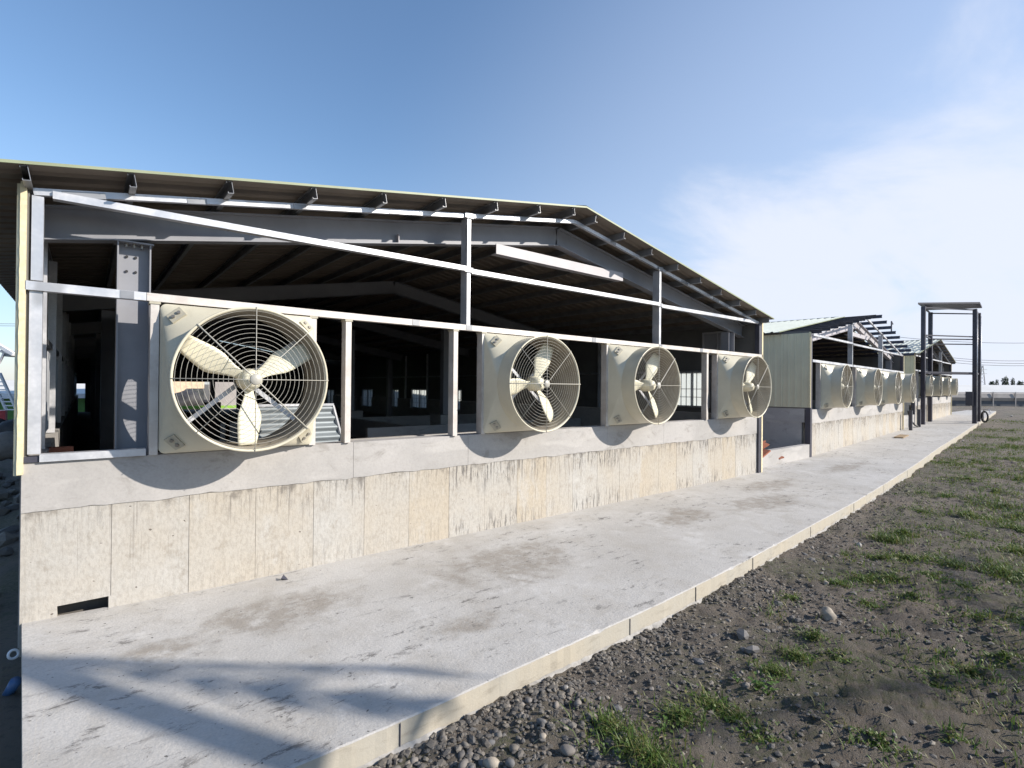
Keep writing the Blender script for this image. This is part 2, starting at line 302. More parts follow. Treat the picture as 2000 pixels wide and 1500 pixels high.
# ------------------------------------------------------------------ mesh helpers
class MB:
    def __init__(s): s.v = []; s.f = []; s.mi = []; s.sm = []
    def add(s, vs, fs, mi=0, smooth=False):
        o = len(s.v); s.v += [tuple(v) for v in vs]
        s.f += [tuple(i+o for i in f) for f in fs]; s.mi += [mi]*len(fs); s.sm += [smooth]*len(fs)
    def box(s, x0, x1, y0, y1, z0, z1, mi=0):
        s.add([(x0, y0, z0), (x1, y0, z0), (x1, y1, z0), (x0, y1, z0), (x0, y0, z1), (x1, y0, z1), (x1, y1, z1), (x0, y1, z1)],
              [(0, 3, 2, 1), (4, 5, 6, 7), (0, 1, 5, 4), (1, 2, 6, 5), (2, 3, 7, 6), (3, 0, 4, 7)], mi)
    def prism(s, prof, a, b, u, v, mi=0, smooth=False, cap=True):
        """profile points (p,q) along axes u, v swept from a to b"""
        a, b, u, v = Vector(a), Vector(b), Vector(u), Vector(v); n = len(prof)
        vs = [a+u*p+v*q for p, q in prof]+[b+u*p+v*q for p, q in prof]
        fs = [(i, (i+1) % n, n+(i+1) % n, n+i) for i in range(n)]
        if cap: fs += [tuple(reversed(range(n))), tuple(range(n, 2*n))]
        s.add(vs, fs, mi, smooth)
    def bar(s, a, b, w, h, upv=(0, 0, 1), mi=0):
        a, b = Vector(a), Vector(b); d = (b-a).normalized(); upv = Vector(upv)
        if abs(d.dot(upv)) > 0.98: upv = Vector((0, 1, 0))
        u = d.cross(upv).normalized(); v = u.cross(d)
        s.prism([(-w/2, -h/2), (w/2, -h/2), (w/2, h/2), (-w/2, h/2)], a, b, u, v, mi)
    def tube(s, pts, r, n=6, mi=0, closed=False, cap=True):
        pts = [Vector(p) for p in pts]; m = len(pts); rings = []
        for i, p in enumerate(pts):
            if closed: d = pts[(i+1) % m]-pts[i-1]
            else: d = pts[min(i+1, m-1)]-pts[max(i-1, 0)]
            d.normalize(); q = Vector((0, 0, 1)) if abs(d.z) < 0.95 else Vector((0, 1, 0))
            u = d.cross(q).normalized(); v = u.cross(d)
            rr = r[i] if isinstance(r, (list, tuple)) else r
            rings.append([p+u*(rr*cos(2*pi*k/n))+v*(rr*sin(2*pi*k/n)) for k in range(n)])
        vs = [q for r_ in rings for q in r_]; fs = []
        for i in range(m if closed else m-1):
            j = (i+1) % m
            fs += [(i*n+k, i*n+(k+1) % n, j*n+(k+1) % n, j*n+k) for k in range(n)]
        if cap and not closed: fs += [tuple(reversed(range(n))), tuple((m-1)*n+k for k in range(n))]
        s.add(vs, fs, mi, True)
    def rev_y(s, prof, n=48, mi=0, cx=0, cz=0, smooth=True):
        """profile (radius, y) revolved round the Y axis through (cx, cz)"""
        m = len(prof); vs = [(cx+r*cos(2*pi*k/n), y, cz+r*sin(2*pi*k/n)) for r, y in prof for k in range(n)]
        fs = [(i*n+k, i*n+(k+1) % n, (i+1)*n+(k+1) % n, (i+1)*n+k) for i in range(m-1) for k in range(n)]
        s.add(vs, fs, mi, smooth)
    def build(s, name, mats, parent=None, fix=True, loc=None):
        me = bpy.data.meshes.new(name); me.from_pydata(s.v, [], s.f)
        for m in (mats if isinstance(mats, (list, tuple)) else [mats]): me.materials.append(m)
        me.polygons.foreach_set('material_index', s.mi); me.polygons.foreach_set('use_smooth', s.sm)
        if fix:
            bm = bmesh.new(); bm.from_mesh(me); bmesh.ops.recalc_face_normals(bm, faces=bm.faces[:]); bm.to_mesh(me); bm.free()
        me.update()
        return link(name, me, parent, loc)
def link(name, data, parent=None, loc=None):
    o = bpy.data.objects.new(name, data); COL.objects.link(o)
    if parent: o.parent = parent
    if loc: o.location = loc
    return o
def tag(o, label, cat, group=None):
    o['label'] = label; o['category'] = cat
    if group: o['group'] = group
    return o
def empty(name, loc, label, cat, rz=0.0, group=None):
    o = link(name, None, None, loc); o.rotation_euler.z = rz; o.empty_display_size = 0.2
    return tag(o, label, cat, group)
def kind(o, k): o['kind'] = k; return o
def copy_tree(o, parent=None):
    c = o.copy(); COL.objects.link(c)
    if parent: c.parent = parent
    for ch in list(o.children): copy_tree(ch, c)
    return c
def B1(name, x0, x1, y0, y1, z0, z1, m, parent=None):
    b = MB(); b.box(x0, x1, y0, y1, z0, z1); return b.build(name, m, parent, fix=False)
def BAR(name, a, b, w, h, m, parent=None, upv=(0, 0, 1)):
    k = MB(); k.bar(a, b, w, h, upv); return k.build(name, m, parent)

def interp(x, xs, ys):
    if x <= xs[0]: return ys[0]
    for i in range(len(xs)-1):
        if x <= xs[i+1]: return ys[i]+(ys[i+1]-ys[i])*(x-xs[i])/(xs[i+1]-xs[i])
    return ys[-1]
def zg(x): return interp(x, [0.0, 0.6, 1.4, 14, 17, 30, 34, 46, 70], [0.04, 0.018, 0, 0, 0.02, 0.13, 0.20, 0.34, 0.45])      # slab surface height
def smoothstep(a, b, x):
    t = max(0, min(1, (x-a)/(b-a))); return t*t*(3-2*t)
EX = [0.27, 2.0, 4.6, 6.2, 8.4, 11, 17.4, 23, 30, 37, 47, 57]
EY = [-2.95, -2.97, -2.95, -2.88, -2.74, -2.57, -2.02, -1.48, -0.90, -0.32, 0.52, 1.45]
def edge_y(x): return interp(x, EX, EY)

# ------------------------------------------------------------------ ground, slab
def fbm(x, y, z=0, o=5):
    return noise.fractal(Vector((x, y, z)), 1.0, 2.0, o)
def ground_h(x, y):
    base = zg(x)-0.17
    d = edge_y(min(x, 57))-y                      # distance out from the slab's outer edge
    h = base
    if -0.3 < x < 57 and d > 0:
        h += 0.05*smoothstep(0.15, 1.6, d)*(0.5+fbm(x*0.5, y*0.5))
    h += 0.035*fbm(x*1.3, y*1.3, 3)+0.026*fbm(x*5, y*5, 9, 4)+(0.016*fbm(x*17, y*17, 4, 3) if -1 < x < 22 and y < 0 else 0)
    t = smoothstep(0.9, 1.6, d)*smoothstep(3.4, 2.4, d)*smoothstep(3, 4, x)*smoothstep(9, 7, x)   # tyre tracks
    h += 0.034*t*sin((x*0.75+y*0.65)*36+1.5*fbm(x*2, y*2))
    if x < 0.1: h -= 0.30*smoothstep(0.1, -0.8, x)*(1+0.6*fbm(x*1.5, y*1.5))-0.02
    if -0.3 < x < 57.3 and d < -0.06: h = min(h, base-0.10)
    return h
def grid_ground(xs, ys, hfun, name):
    vs = [(x, y, hfun(x, y)) for y in ys for x in xs]; n = len(xs)
    fs = [(j*n+i, j*n+i+1, (j+1)*n+i+1, (j+1)*n+i) for j in range(len(ys)-1) for i in range(n-1)]
    return vs, fs
def frange(a, b, st):
    n = max(1, round((b-a)/st)); return [a+(b-a)*i/n for i in range(n+1)]
xs = frange(-1500, -60, 240)[:-1]+frange(-60, -6, 4.5)[:-1]+frange(-6, 0, 0.2)[:-1]+frange(0, 9, 0.035)[:-1]+frange(9, 22, 0.09)[:-1]+frange(22, 70, 0.8)[:-1]+frange(70, 190, 12)[:-1]+frange(190, 2500, 330)
ys = frange(-1500, -60, 240)[:-1]+frange(-60, -9, 4)[:-1]+frange(-9, -6.5, 0.25)[:-1]+frange(-6.5, -2.2, 0.035)[:-1]+frange(-2.2, 2.4, 0.2)[:-1]+frange(2.4, 40, 2)[:-1]+frange(40, 120, 10)[:-1]+frange(120, 2500, 340)
g = MB(); vs, fs = grid_ground(xs, ys, ground_h, 'ground'); g.add(vs, fs, 0, True)
kind(g.build('ground', M['dirt'], fix=False), 'structure')

# slab in cast bays, each bay with its own formed edge strip
def slab_bay(x0, x1):
    n = max(2, int((x1-x0)/0.07)); b = MB(); X = [x0+0.004+(x1-x0-0.008)*i/n for i in range(n+1)]
    top = []
    for x in X:
        iy = 0.03 if x < 12.9 else 3.2
        xo = x if x > 0.3 else 0.27
        j = 0.004*fbm(xo*6, 1.5)+0.004*fbm(xo*30, 4.5)
        chip = 0.006+0.006*abs(fbm(xo*9, 7.7))+0.05*max(0, fbm(xo*3.1, 2.2, 5)-0.42)
        top.append([(xo, edge_y(xo)+j, zg(x)-chip*0.8), (xo, edge_y(xo)+j+chip*1.4, zg(x)), (x, iy, zg(x))])
    vs = [p for r in top for p in r]+[(r[0][0], r[0][1], r[0][2]-0.30) for r in top]
    fs = []; m = []
    for i in range(n):
        a, c = i*3, (i+1)*3
        fs += [(a+1, c+1, c+2, a+2), (a, c, c+1, a+1)]
    o = 3*(n+1)
    b.add(vs, fs, 0)
    fs2 = [(o+i, o+i+1, (i+1)*3, i*3) for i in range(n)]
    b.add(vs, fs2, 1)
    s0 = [0, 1, 2]; l = n*3
    b.add([vs[0], vs[1], vs[2], (vs[2][0], vs[2][1], -0.3), (vs[0][0], vs[0][1], vs[0][2]-0.3)], [(0, 1, 2, 3, 4)], 1)
    e = [vs[l], vs[l+1], vs[l+2]]
    b.add([e[0], e[1], e[2], (e[2][0], e[2][1], -0.3), (e[0][0], e[0][1], e[0][2]-0.3)], [(0, 1, 2, 3, 4)], 1)
    return kind(b.build('concrete_walkway', [M['slab'], M['slab_edge']]), 'structure')
slab_bay(0.06, 57)
# vertical form joints of the slab edge and the spilt cement along its foot
for x in (1.9, 4.1, 5.2, 6.55, 8.6, 10.9, 13.4, 16.2):
    b = MB(); y = edge_y(x); b.box(x-0.003, x+0.003, y-0.006, y+0.01, zg(x)-0.17, zg(x)-0.012)
    kind(b.build('walkway_form_joint', M['dark'], fix=False), 'structure')
b = MB()
X = frange(1.0, 16, 0.045)
for i in range(len(X)-1):
    x0, x1 = X[i], X[i+1]
    a0 = 0.004+0.05*max(0, fbm(x0*2.3, 1, 4)+0.12); a1 = 0.004+0.05*max(0, fbm(x1*2.3, 1, 4)+0.12)
    z0, z1 = zg(x0)-0.15+0.02*fbm(x0*4, 3), zg(x1)-0.15+0.02*fbm(x1*4, 3)
    e0, e1 = edge_y(x0), edge_y(x1)
    b.add([(x0, e0-0.002, z0), (x1, e1-0.002, z1), (x1, e1-a1, z1-0.02), (x0, e0-a0, z0-0.02), (x0, e0-a0-0.02, z0-0.09), (x1, e1-a1-0.02, z1-0.09)],
          [(0, 1, 2, 3), (3, 2, 5, 4)], 0, False)
kind(b.build('spilt_cement', M['cement']), 'stuff')

# ------------------------------------------------------------------ fans
def rounded_square(h, r, n):
    pts = []
    for q in range(4):
        c = [(h-r, h-r), (-(h-r), h-r), (-(h-r), -(h-r)), (h-r, -(h-r))][q]
        for i in range(n+1):
            a = q*pi/2+pi/2*i/n
            pts.append((c[0]+r*cos(a), c[1]+r*sin(a)))
    return pts
HALF, RR, YF = 0.69, 0.652, -0.56
def make_fan(label, group):
    root = empty('exhaust_fan', (0, 0, 0), label, 'fan', 0, group)
    b = MB(); n = 14; sq = rounded_square(HALF, 0.055, n); N = len(sq)
    ci = []
    for q in range(4):
        for i in range(n+1):
            a = q*pi/2+radians(3)+radians(84)*i/n
            ci.append((cos(a), sin(a)))
    def ring(pts, y): return [(p[0], y, p[1]+HALF) for p in pts]
    def band(r0, r1, smooth=True):
        vs = r0+r1; b.add(vs, [(i, (i+1) % N, N+(i+1) % N, N+i) for i in range(N)], 0, smooth)
    band(ring(sq, 0.03), ring(sq, -0.045))
    K = 6; prev = ring(sq, -0.045); rows = [prev]
    for k in range(1, K+1):
        t = k/K; e = t
        y = -0.045+(-0.29+0.045)*t
        rows.append(ring([(s[0]*(1-e)+c[0]*RR*e, s[1]*(1-e)+c[1]*RR*e) for s, c in zip(sq, ci)], y))
    vs = [p for r in rows for p in r]
    b.add(vs, [(j*N+i, j*N+(i+1) % N, (j+1)*N+(i+1) % N, (j+1)*N+i) for j in range(K) for i in range(N)], 0, True)
    b.rev_y([(RR, -0.29), (RR, YF+0.012)], 72, 0, 0, HALF)
    b.rev_y([(RR, YF+0.014), (RR+0.014, YF+0.012), (RR+0.017, YF), (RR+0.008, YF-0.008), (RR-0.004, YF-0.004), (RR-0.010, YF+0.012)], 72, 0, 0, HALF)
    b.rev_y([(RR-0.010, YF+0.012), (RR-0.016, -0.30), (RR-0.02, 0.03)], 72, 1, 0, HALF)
    cback = [(c[0]*(RR-0.02), c[1]*(RR-0.02)) for c in ci]
    band(ring(cback, 0.03), ring(sq, 0.03), False)
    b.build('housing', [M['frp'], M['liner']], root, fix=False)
    # corner plates with their two bolts
    for sxn, szn in ((-1, 1), (1, 1), (-1, -1), (1, -1)):
        lat = Vector((sxn*0.7071, 0, szn*0.7071)); nrm = (lat*0.62+Vector((0, -0.79, 0))).normalized()
        tang = Vector((-szn*0.7071, 0, sxn*0.7071)); alo = nrm.cross(tang).normalized()
        c = Vector((sxn*0.575, -0.163, szn*0.575+HALF))+nrm*0.008
        p = MB(); p.prism([(-0.075, -0.05), (0.06, -0.055), (0.075, 0.04), (-0.06, 0.055)], c-nrm*0.01, c+nrm*0.006, tang, alo)
        pl = p.build('corner_plate', M['plate'], root)
        for k in (-1, 1):
            q = MB(); o = c+tang*(0.03*k)+nrm*0.006
            q.prism([(0.017*cos(a*pi/4), 0.017*sin(a*pi/4)) for a in range(8)], o, o+nrm*0.014, tang, alo)
            q.build('bolt', M['bolt'], pl)
    # rear struts and motor
    for a in (40, 140, 220, 320):
        c, s_ = cos(radians(a)), sin(radians(a))
        BAR('strut', (0.07*c, -0.10, HALF+0.07*s_), (0.64*c, -0.10, HALF+0.64*s_), 0.014, 0.042, M['galv'], root, (-s_, 0, c))
    m = MB(); m.rev_y([(0.001, -0.03), (0.085, -0.03), (0.085, -0.20), (0.05, -0.22), (0.001, -0.22)], 24, 0, 0, HALF); m.build('motor', M['black'], root)
    # blade set (turned as one): hub > blades
    h = MB(); h.rev_y([(0.001, -0.24), (0.105, -0.24), (0.108, -0.30), (0.098, -0.40), (0.078, -0.455), (0.05, -0.475), (0.001, -0.478)], 32, 0, 0, 0)
    hub = h.build('hub', M['blade'], root, loc=(0, 0, HALF))
    for k in range(3):
        a0 = k*2*pi/3; bl = MB(); NR, NW = 12, 6; vs = []
        for i in range(NR+1):
            t = i/NR; r = 0.09+t*0.535
            w = interp(t, [0, 0.15, 0.45, 0.6, 1.0], [0.095, 0.125, 0.245, 0.240, 0.170])
            pit = radians(interp(t, [0, 1], [32, 12])); off = interp(t, [0, 0.5, 1], [0.0, 0.012, -0.01])
            for side in (0, 1):
                for j in range(NW+1):
                    s_ = j/NW-0.5; cam_ = 0.05*(0.25-s_*s_)*w*4
                    u = s_*w+off; y = -0.315+u*sin(pit)-cam_*0.6+(0.004 if side else -0.004); v = u*cos(pit)
                    vs.append((r*cos(a0)-v*sin(a0), y, r*sin(a0)+v*cos(a0)))
        R = 2*(NW+1); fs = []
        for i in range(NR):
            for side in (0, 1):
                for j in range(NW):
                    a = i*R+side*(NW+1)+j; q = (a, a+1, a+R+1, a+R); fs.append(q if side else q[::-1])
            for j, e in ((0, 1), (NW, 0)):
                a = i*R+j; q = (a, a+R, a+R+NW+1, a+NW+1); fs.append(q if e else q[::-1])
        fs.append(tuple(NR*R+j for j in range(NW+1))+tuple(NR*R+NW+1+j for j in range(NW, -1, -1)))
        bl.add(vs, fs, 0, True); bl.build('blade', M['blade'], hub)
    # wire guard: cap > rings and spokes
    c = MB(); c.rev_y([(0.001, YF-0.02), (0.046, YF-0.02), (0.052, YF-0.012), (0.052, YF+0.006), (0.001, YF+0.006)], 24)
    gr = c.build('guard', M['wire'], root, loc=(0, 0, HALF))
    for i in range(15):
        r = 0.062+i*0.0408; t = MB(); t.tube([(r*cos(a*2*pi/56), YF-0.004, r*sin(a*2*pi/56)) for a in range(56)], 0.0019, 5, 0, True)
        t.build('guard_ring', M['wire'], gr)
    for i in range(4):
        a = i*pi/4; rad = 0.0065 if i == 3 else 0.0036; ext = 0.672
        t = MB(); t.tube([(-ext*cos(a), YF-0.011, -ext*sin(a)), (ext*cos(a), YF-0.011, ext*sin(a))], rad, 6)
        t.build('guard_spoke', M['wire'], gr)
    return root
FAN = None
def place_fan(x, y, z, rz, label, group, blade_rot, guard_rot):
    global FAN
    if FAN is None: f = FAN = make_fan(label, group)
    else: f = copy_tree(FAN)
    f.location = (x, y, z); f.rotation_euler.z = rz; f['label'] = label; f['group'] = group
    for c in f.children:
        if c.name.startswith('hub'): c.rotation_euler.y = -radians(blade_rot)
        if c.name.startswith('guard'): c.rotation_euler.y = -radians(guard_rot)
    return f

# ------------------------------------------------------------------ barns
def i_section(d, w, tf=0.012, tw=0.009):
    return [(-w/2, -d/2), (w/2, -d/2), (w/2, -d/2+tf), (tw/2, -d/2+tf), (tw/2, d/2-tf), (w/2, d/2-tf), (w/2, d/2), (-w/2, d/2), (-w/2, d/2-tf), (-tw/2, d/2-tf), (-tw/2, -d/2+tf), (-w/2, -d/2+tf)]
def c_section(h, w, t=0.004, lip=0.016):
    return [(0, 0), (w, 0), (w, lip), (w-t, lip), (w-t, t), (t, t), (t, h-t), (w-t, h-t), (w-t, h-lip), (w, h-lip), (w, h), (0, h)]
def rib_sheet(width, length, pitch=0.25, rib=0.028, thick=0.006):
    """ribbed sheet: ribs run along +Y(length); X across; Z up; two skins"""
    b = MB(); prof = []; x = 0
    while x < width-1e-6:
        x1 = min(x+pitch, width)
        prof += [(x, 0), (x+(x1-x)*0.60, 0), (x+(x1-x)*0.70, rib), (x+(x1-x)*0.90, rib)]; x = x1
    prof.append((width, 0)); n = len(prof)
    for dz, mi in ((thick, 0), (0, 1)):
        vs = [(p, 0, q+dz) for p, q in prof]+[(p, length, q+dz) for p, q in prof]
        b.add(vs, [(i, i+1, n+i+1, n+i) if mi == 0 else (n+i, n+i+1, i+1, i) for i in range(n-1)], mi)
    for yy in (0, length):
        vs = [(p, yy, q) for p, q in prof]+[(p, yy, q+thick) for p, q in prof]
        b.add(vs, [(i, i+1, n+i+1, n+i) for i in range(n-1)], 0)
    return b

WINDOW_MESH = {}
def window(parent, x, y0, y1, z0, z1, facing):
    """barred two-leaf window in a side wall (in the plane x = const)"""
    w = MB(); t = 0.045
    for a, b_, c, d in ((y0, y1, z0, z0+t), (y0, y1, z1-t, z1), (y0, y0+t, z0+t, z1-t), (y1-t, y1, z0+t, z1-t), ((y0+y1)/2-t/2, (y0+y1)/2+t/2, z0+t, z1-t)):
        w.box(x-0.04, x+0.04, a, b_, c, d)
    fr = w.build('window', M['frame'], parent, fix=False)
    p = MB(); p.box(x-0.004, x+0.004, y0+t, (y0+y1)/2-t/2, z0+t, z1-t); p.build('pane', M['pane'], fr, fix=False)
    p = MB(); p.box(x-0.004, x+0.004, (y0+y1)/2+t/2, y1-t, z0+t, z1-t); p.build('pane', M['pane'], fr, fix=False)
    xb = x-0.07*facing; nb = 7
    bars = MB()
    for i in range(nb):
        y = y0+0.04+(y1-y0-0.08)*i/(nb-1); bars.box(xb-0.007, xb+0.007, y-0.008, y+0.008, z0+0.02, z1-0.02)
    for k in (0.04, 0.28, 0.5, 0.96):
        z = z0+(z1-z0)*k; bars.box(xb-0.0105, xb-0.007, y0, y1, z-0.008, z+0.008)
    bars.build('window_bars', M['frame'], fr, fix=False)
    return fr

def barn(name, label, loc, rz, Wd, L, style, posts, tieposts, detail=True):
    R = empty(name, loc, label, 'barn', rz)
    A = style == 'A'
    zl, zt = 0.93, 1.335
    ze, zp = 3.545, 4.64; mid = Wd/2; sl = (zp-ze+0.015)/(mid-0.1); ang = math.atan(sl)
    zr = 2.775
    # --- gable plinth wall: board-marked panels on a recessed core, smooth kerb above
    core = MB()
    if A:
        core.box(0.05, 0.28, 0.006, 0.2, -0.3, 0.125); core.box(0.62, Wd, 0.006, 0.2, -0.3, 0.125); core.box(0.05, Wd, 0.006, 0.2, 0.125, zt-0.004)
    else: core.box(0.15, Wd, 0.006, 0.2, -0.4, zt-0.004)
    core.build('plinth_core', M['board'], R, fix=False)
    n = round(Wd/0.6); pw = (Wd-0.05)/n
    for i in range(n):
        x0, x1 = 0.05+i*pw+0.002, 0.05+(i+1)*pw-0.002
        if not A and i == 0: x0 = 0.15
        pr = random.uniform(0, 0.004); b = MB()
        if A and i == 0:
            b.box(x0, 0.28, -pr, 0.006, -0.3, 0.12); b.box(x0, x1, -pr, 0.006, 0.12, zl)
        elif A and i == 1:
            b.box(0.62, x1, -pr, 0.006, -0.3, 0.12); b.box(x0, x1, -pr, 0.006, 0.12, zl)
        else: b.box(x0, x1, -pr, 0.006, -0.4, zl)
        b.build('wall_panel', M['board'], R, fix=False)
    xj = [0.05, 2.83, 4.43, 7.30, 8.95, 11.0, Wd] if A else [0.15]+[Wd*k/4 for k in (1, 2, 3)]+[Wd]
    for a, c in zip(xj[:-1], xj[1:]):
        b = MB(); X = frange(a+0.002, c-0.002, 0.09); f = 0.010
        bz = [zl+(0.02*fbm(x*1.7, 4.0)+0.012*fbm(x*9, 2.0)) for x in X]
        vs = []
        for x, z in zip(X, bz): vs += [(x, -f, z), (x, -f, zt), (x, 0.2, zt), (x, 0.004, z+0.006)]
        fs = []
        for i in range(len(X)-1):
            o, p = i*4, (i+1)*4
            fs += [(o, p, p+1, o+1), (o+1, p+1, p+2, o+2), (o+3, p+3, p, o)]
        fs += [(0, 1, 2, 3), (len(X)*4-1, len(X)*4-2, len(X)*4-3, len(X)*4-4)]
        b.add(vs, fs); b.build('wall_kerb', M['smooth'], R)
    # --- steel gable frame
    gm = M['galv']
    if A:
        b = MB(); b.box(0.085, 0.165, -0.02, 0.06, zt+0.07, zr-0.035); b.build('corner_post', gm, R, fix=False)
        b = MB(); b.box(0.092, 0.165, -0.02, 0.06, zr+0.05, ze-0.03); b.build('corner_post', gm, R, fix=False)
        b = MB(); b.box(0.16, 0.87, -0.045, 0.055, zt+0.004, zt+0.066); b.build('sill_channel', gm, R, fix=False)
        b = MB(); b.box(0.06, 0.16, -0.03, 0.075, zt+0.004, zt+0.05); b.build('bearing_block', M['dark'], R, fix=False)
        B1('corner_post', Wd-0.14, Wd-0.01, -0.045, 0.06, -0.02, ze, M['dark'], R)
    else:
        B1('corner_post', 0.0, 0.15, -0.04, 0.10, -0.15, ze, M['dark'], R)
        B1('corner_post', Wd-0.10, Wd, -0.03, 0.08, zt, ze, M['dark'], R)
    rails = [(0.06, 0.86), (0.864, Wd+0.03)] if A else [(0.155, Wd)]
    for a, c in rails: B1('girt', a, c, -0.05, 0.035, zr-0.036, zr+0.036, gm if not A or a < 0.5 else M['post'], R)
    xs_ = [0.18]+tieposts+[Wd-0.15]
    for a, c in zip(xs_[:-1], xs_[1:]):
        BAR('tie_rail', (a+0.04, -0.01, ze-0.005), (c-0.04, -0.01, ze+0.02), 0.08, 0.062, gm, R)
    up_, = (0.055,)
    BAR('gable_chord', (0.10, 0.0, ze+0.0), (mid-0.004, 0.0, zp), 0.05, 0.056, gm, R)
    BAR('gable_chord', (mid+0.004, 0.0, zp), (Wd-0.06, 0.0, ze+0.0), 0.05, 0.056, gm, R)
    def chord_z(x): return ze-0.015+sl*(min(x, Wd-x)-0.1)
    for x in tieposts:
        b = MB(); b.box(x-0.028, x+0.028, -0.03, 0.12, zr+0.037, chord_z(x)-0.03); b.build('gable_post', gm, R, fix=False)
    for x in posts:
        b = MB(); b.box(x-0.033, x+0.033, -0.045, 0.075, zt+0.003, zr-0.037); p = b.build('fan_post', M['post'], R, fix=False)
        if A:
            q = MB(); q.box(x-0.043, x+0.043, -0.053, 0.083, zr-0.06, zr-0.038); q.build('post_cap', M['plate'], p, fix=False)
    # dull zinc-paint patches over the site welds
    for x in tieposts:
        for z in (ze+0.008, chord_z(x)):
            b = MB(); b.box(x-0.075, x+0.06, -0.047, -0.035 if z < ze+0.05 else -0.029, z-0.033, z+0.033); b.build('weld_patch', M['purlin'], R, fix=False)
        b = MB(); b.box(x-0.05, x+0.05, -0.0535, -0.0505, zr-0.03, zr+0.036); b.build('weld_patch', M['purlin'], R, fix=False)
    if A:
        for x in (0.42, 1.25, 2.2, 3.3, 5.4, 5.9, 7.4, 9.6, 10.8):
            w = random.uniform(0.05, 0.16); zz = chord_z(x); b = MB(); b.bar((x-w, -0.0265, zz-(sl*w if x < mid else -sl*w)+0.004), (x+w, -0.0265, zz+(sl*w if x < mid else -sl*w)+0.004), 0.006, 0.05); b.build('weld_patch', M['purlin'], R)
        for x in (0.72, 3.6, 6.9, 10.2):
            b = MB(); b.box(x-0.05, x+0.05, -0.0535, -0.0505, zr-0.034, zr+0.034); b.build('weld_patch', M['purlin'], R, fix=False)
    # --- rigid frames
    bd = 0.30
    nf = 6
    for k in range(nf):
        y = 0.40+k*(L-0.8)/(nf-1)
        zb = ze-0.012
        for s in (0, 1):
            xa = 0.10 if s == 0 else Wd-0.10
            a = Vector((xa, y, zb-bd/2)); c = Vector((mid+(-0.001 if s == 0 else 0.001), y, zp-0.01-bd/2))
            d = (c-a).normalized(); u = Vector((0, 1, 0)); v = d.cross(u) if s == 1 else u.cross(d); v = Vector((-d.z*(1 if s == 0 else -1), 0, abs(d.x)))
            b = MB(); b.prism(i_section(bd, 0.15), a, c, u, v); b.build('rafter', M['beam'] if style != 'B' or k else M['tie'], R)
            xc = 0.79 if s == 0 else Wd-0.79
            ztop = ze-0.012+sl*(min(xc, Wd-xc)-0.24)-bd-0.012
            b = MB(); prof = i_section(0.26, 0.2); b.prism([(q, p) for p, q in prof], (xc, y, 0), (xc, y, ztop), (1, 0, 0), (0, 1, 0))
            col = b.build('column', M['beam'], R)
            if k == 0 and s == 0 and A:
                b = MB(); b.box(xc-0.15, xc+0.15, y-0.11, y+0.11, ztop, ztop+0.014); b.build('cap_plate', M['beam'], col, fix=False)
                for dx in (-0.035, 0.035):
                    for dz in (0.12, 0.26):
                        b = MB(); b.prism([(0.012*cos(t*pi/4), 0.012*sin(t*pi/4)) for t in range(8)], (xc+dx-0.02, y-0.006, ztop-dz), (xc+dx-0.02, y-0.02, ztop-dz), (1, 0, 0), (0, 0, 1)); b.build('bolt', M['black'], col)
                for dx in (-0.06, 0.0, 0.06):
                    b = MB(); b.prism([(0.014*cos(t*pi/3), 0.014*sin(t*pi/3)) for t in range(6)], (xc+dx, y-0.05, ztop-0.035), (xc+dx, y-0.05, ztop-0.001), (1, 0, 0), (0, 1, 0)); b.build('bolt', M['bolt'], col)
        if k == 0:
            b = MB(); b.prism([(-0.065, -0.075), (0.065, -0.075), (0.065, -0.063), (-0.055, -0.063), (-0.055, 0.063), (0.065, 0.063), (0.065, 0.075), (-0.065, 0.075)],
                              (mid-1.32, y-0.02, zp-0.60), (mid+1.65, y-0.02, zp-0.60), (0, 1, 0), (0, 0, 1)); b.build('collar_tie', M['tie'], R)
        if k == 0 and A:
            for x in (3.55,):
                z = ze-0.012+sl*(x-0.1)-bd+0.02
                B1('stiffener', x-0.005, x+0.005, y-0.07, y-0.006, z-0.02, z+0.1, M['tie'], R)
    # --- purlins and roof
    px = [0.10, 0.77, 1.52, 2.31, 3.10, 3.90, 4.72, 5.50, 6.22] if A else [0.1+mid*k/8.2 for k in range(9)]
    ph = 0.115; yfront = -0.25
    pz0 = chord_z(0)+0.034
    pur = c_section(ph, 0.05)
    for s in (0, 1):
        for x in px:
            X = x if s == 0 else Wd-x
            z = chord_z(x)+0.034
            yf = yfront if style != 'B' else (-0.45 if s == 1 else -0.3)
            b = MB(); b.prism([(-p, q) for p, q in pur] if s == 0 else pur, (X, yf, z), (X, L, z), (cos(ang), 0, sin(ang) if s == 0 else -sin(ang)), (-sin(ang) if s == 0 else sin(ang), 0, cos(ang)))
            b.build('purlin', M['purlin'] if style != 'B' else M['dark'], R)
    over = 0.62 if A else 0.25
    overr = 0.12
    y0r = yfront-0.015 if style != 'B' else (1.6)
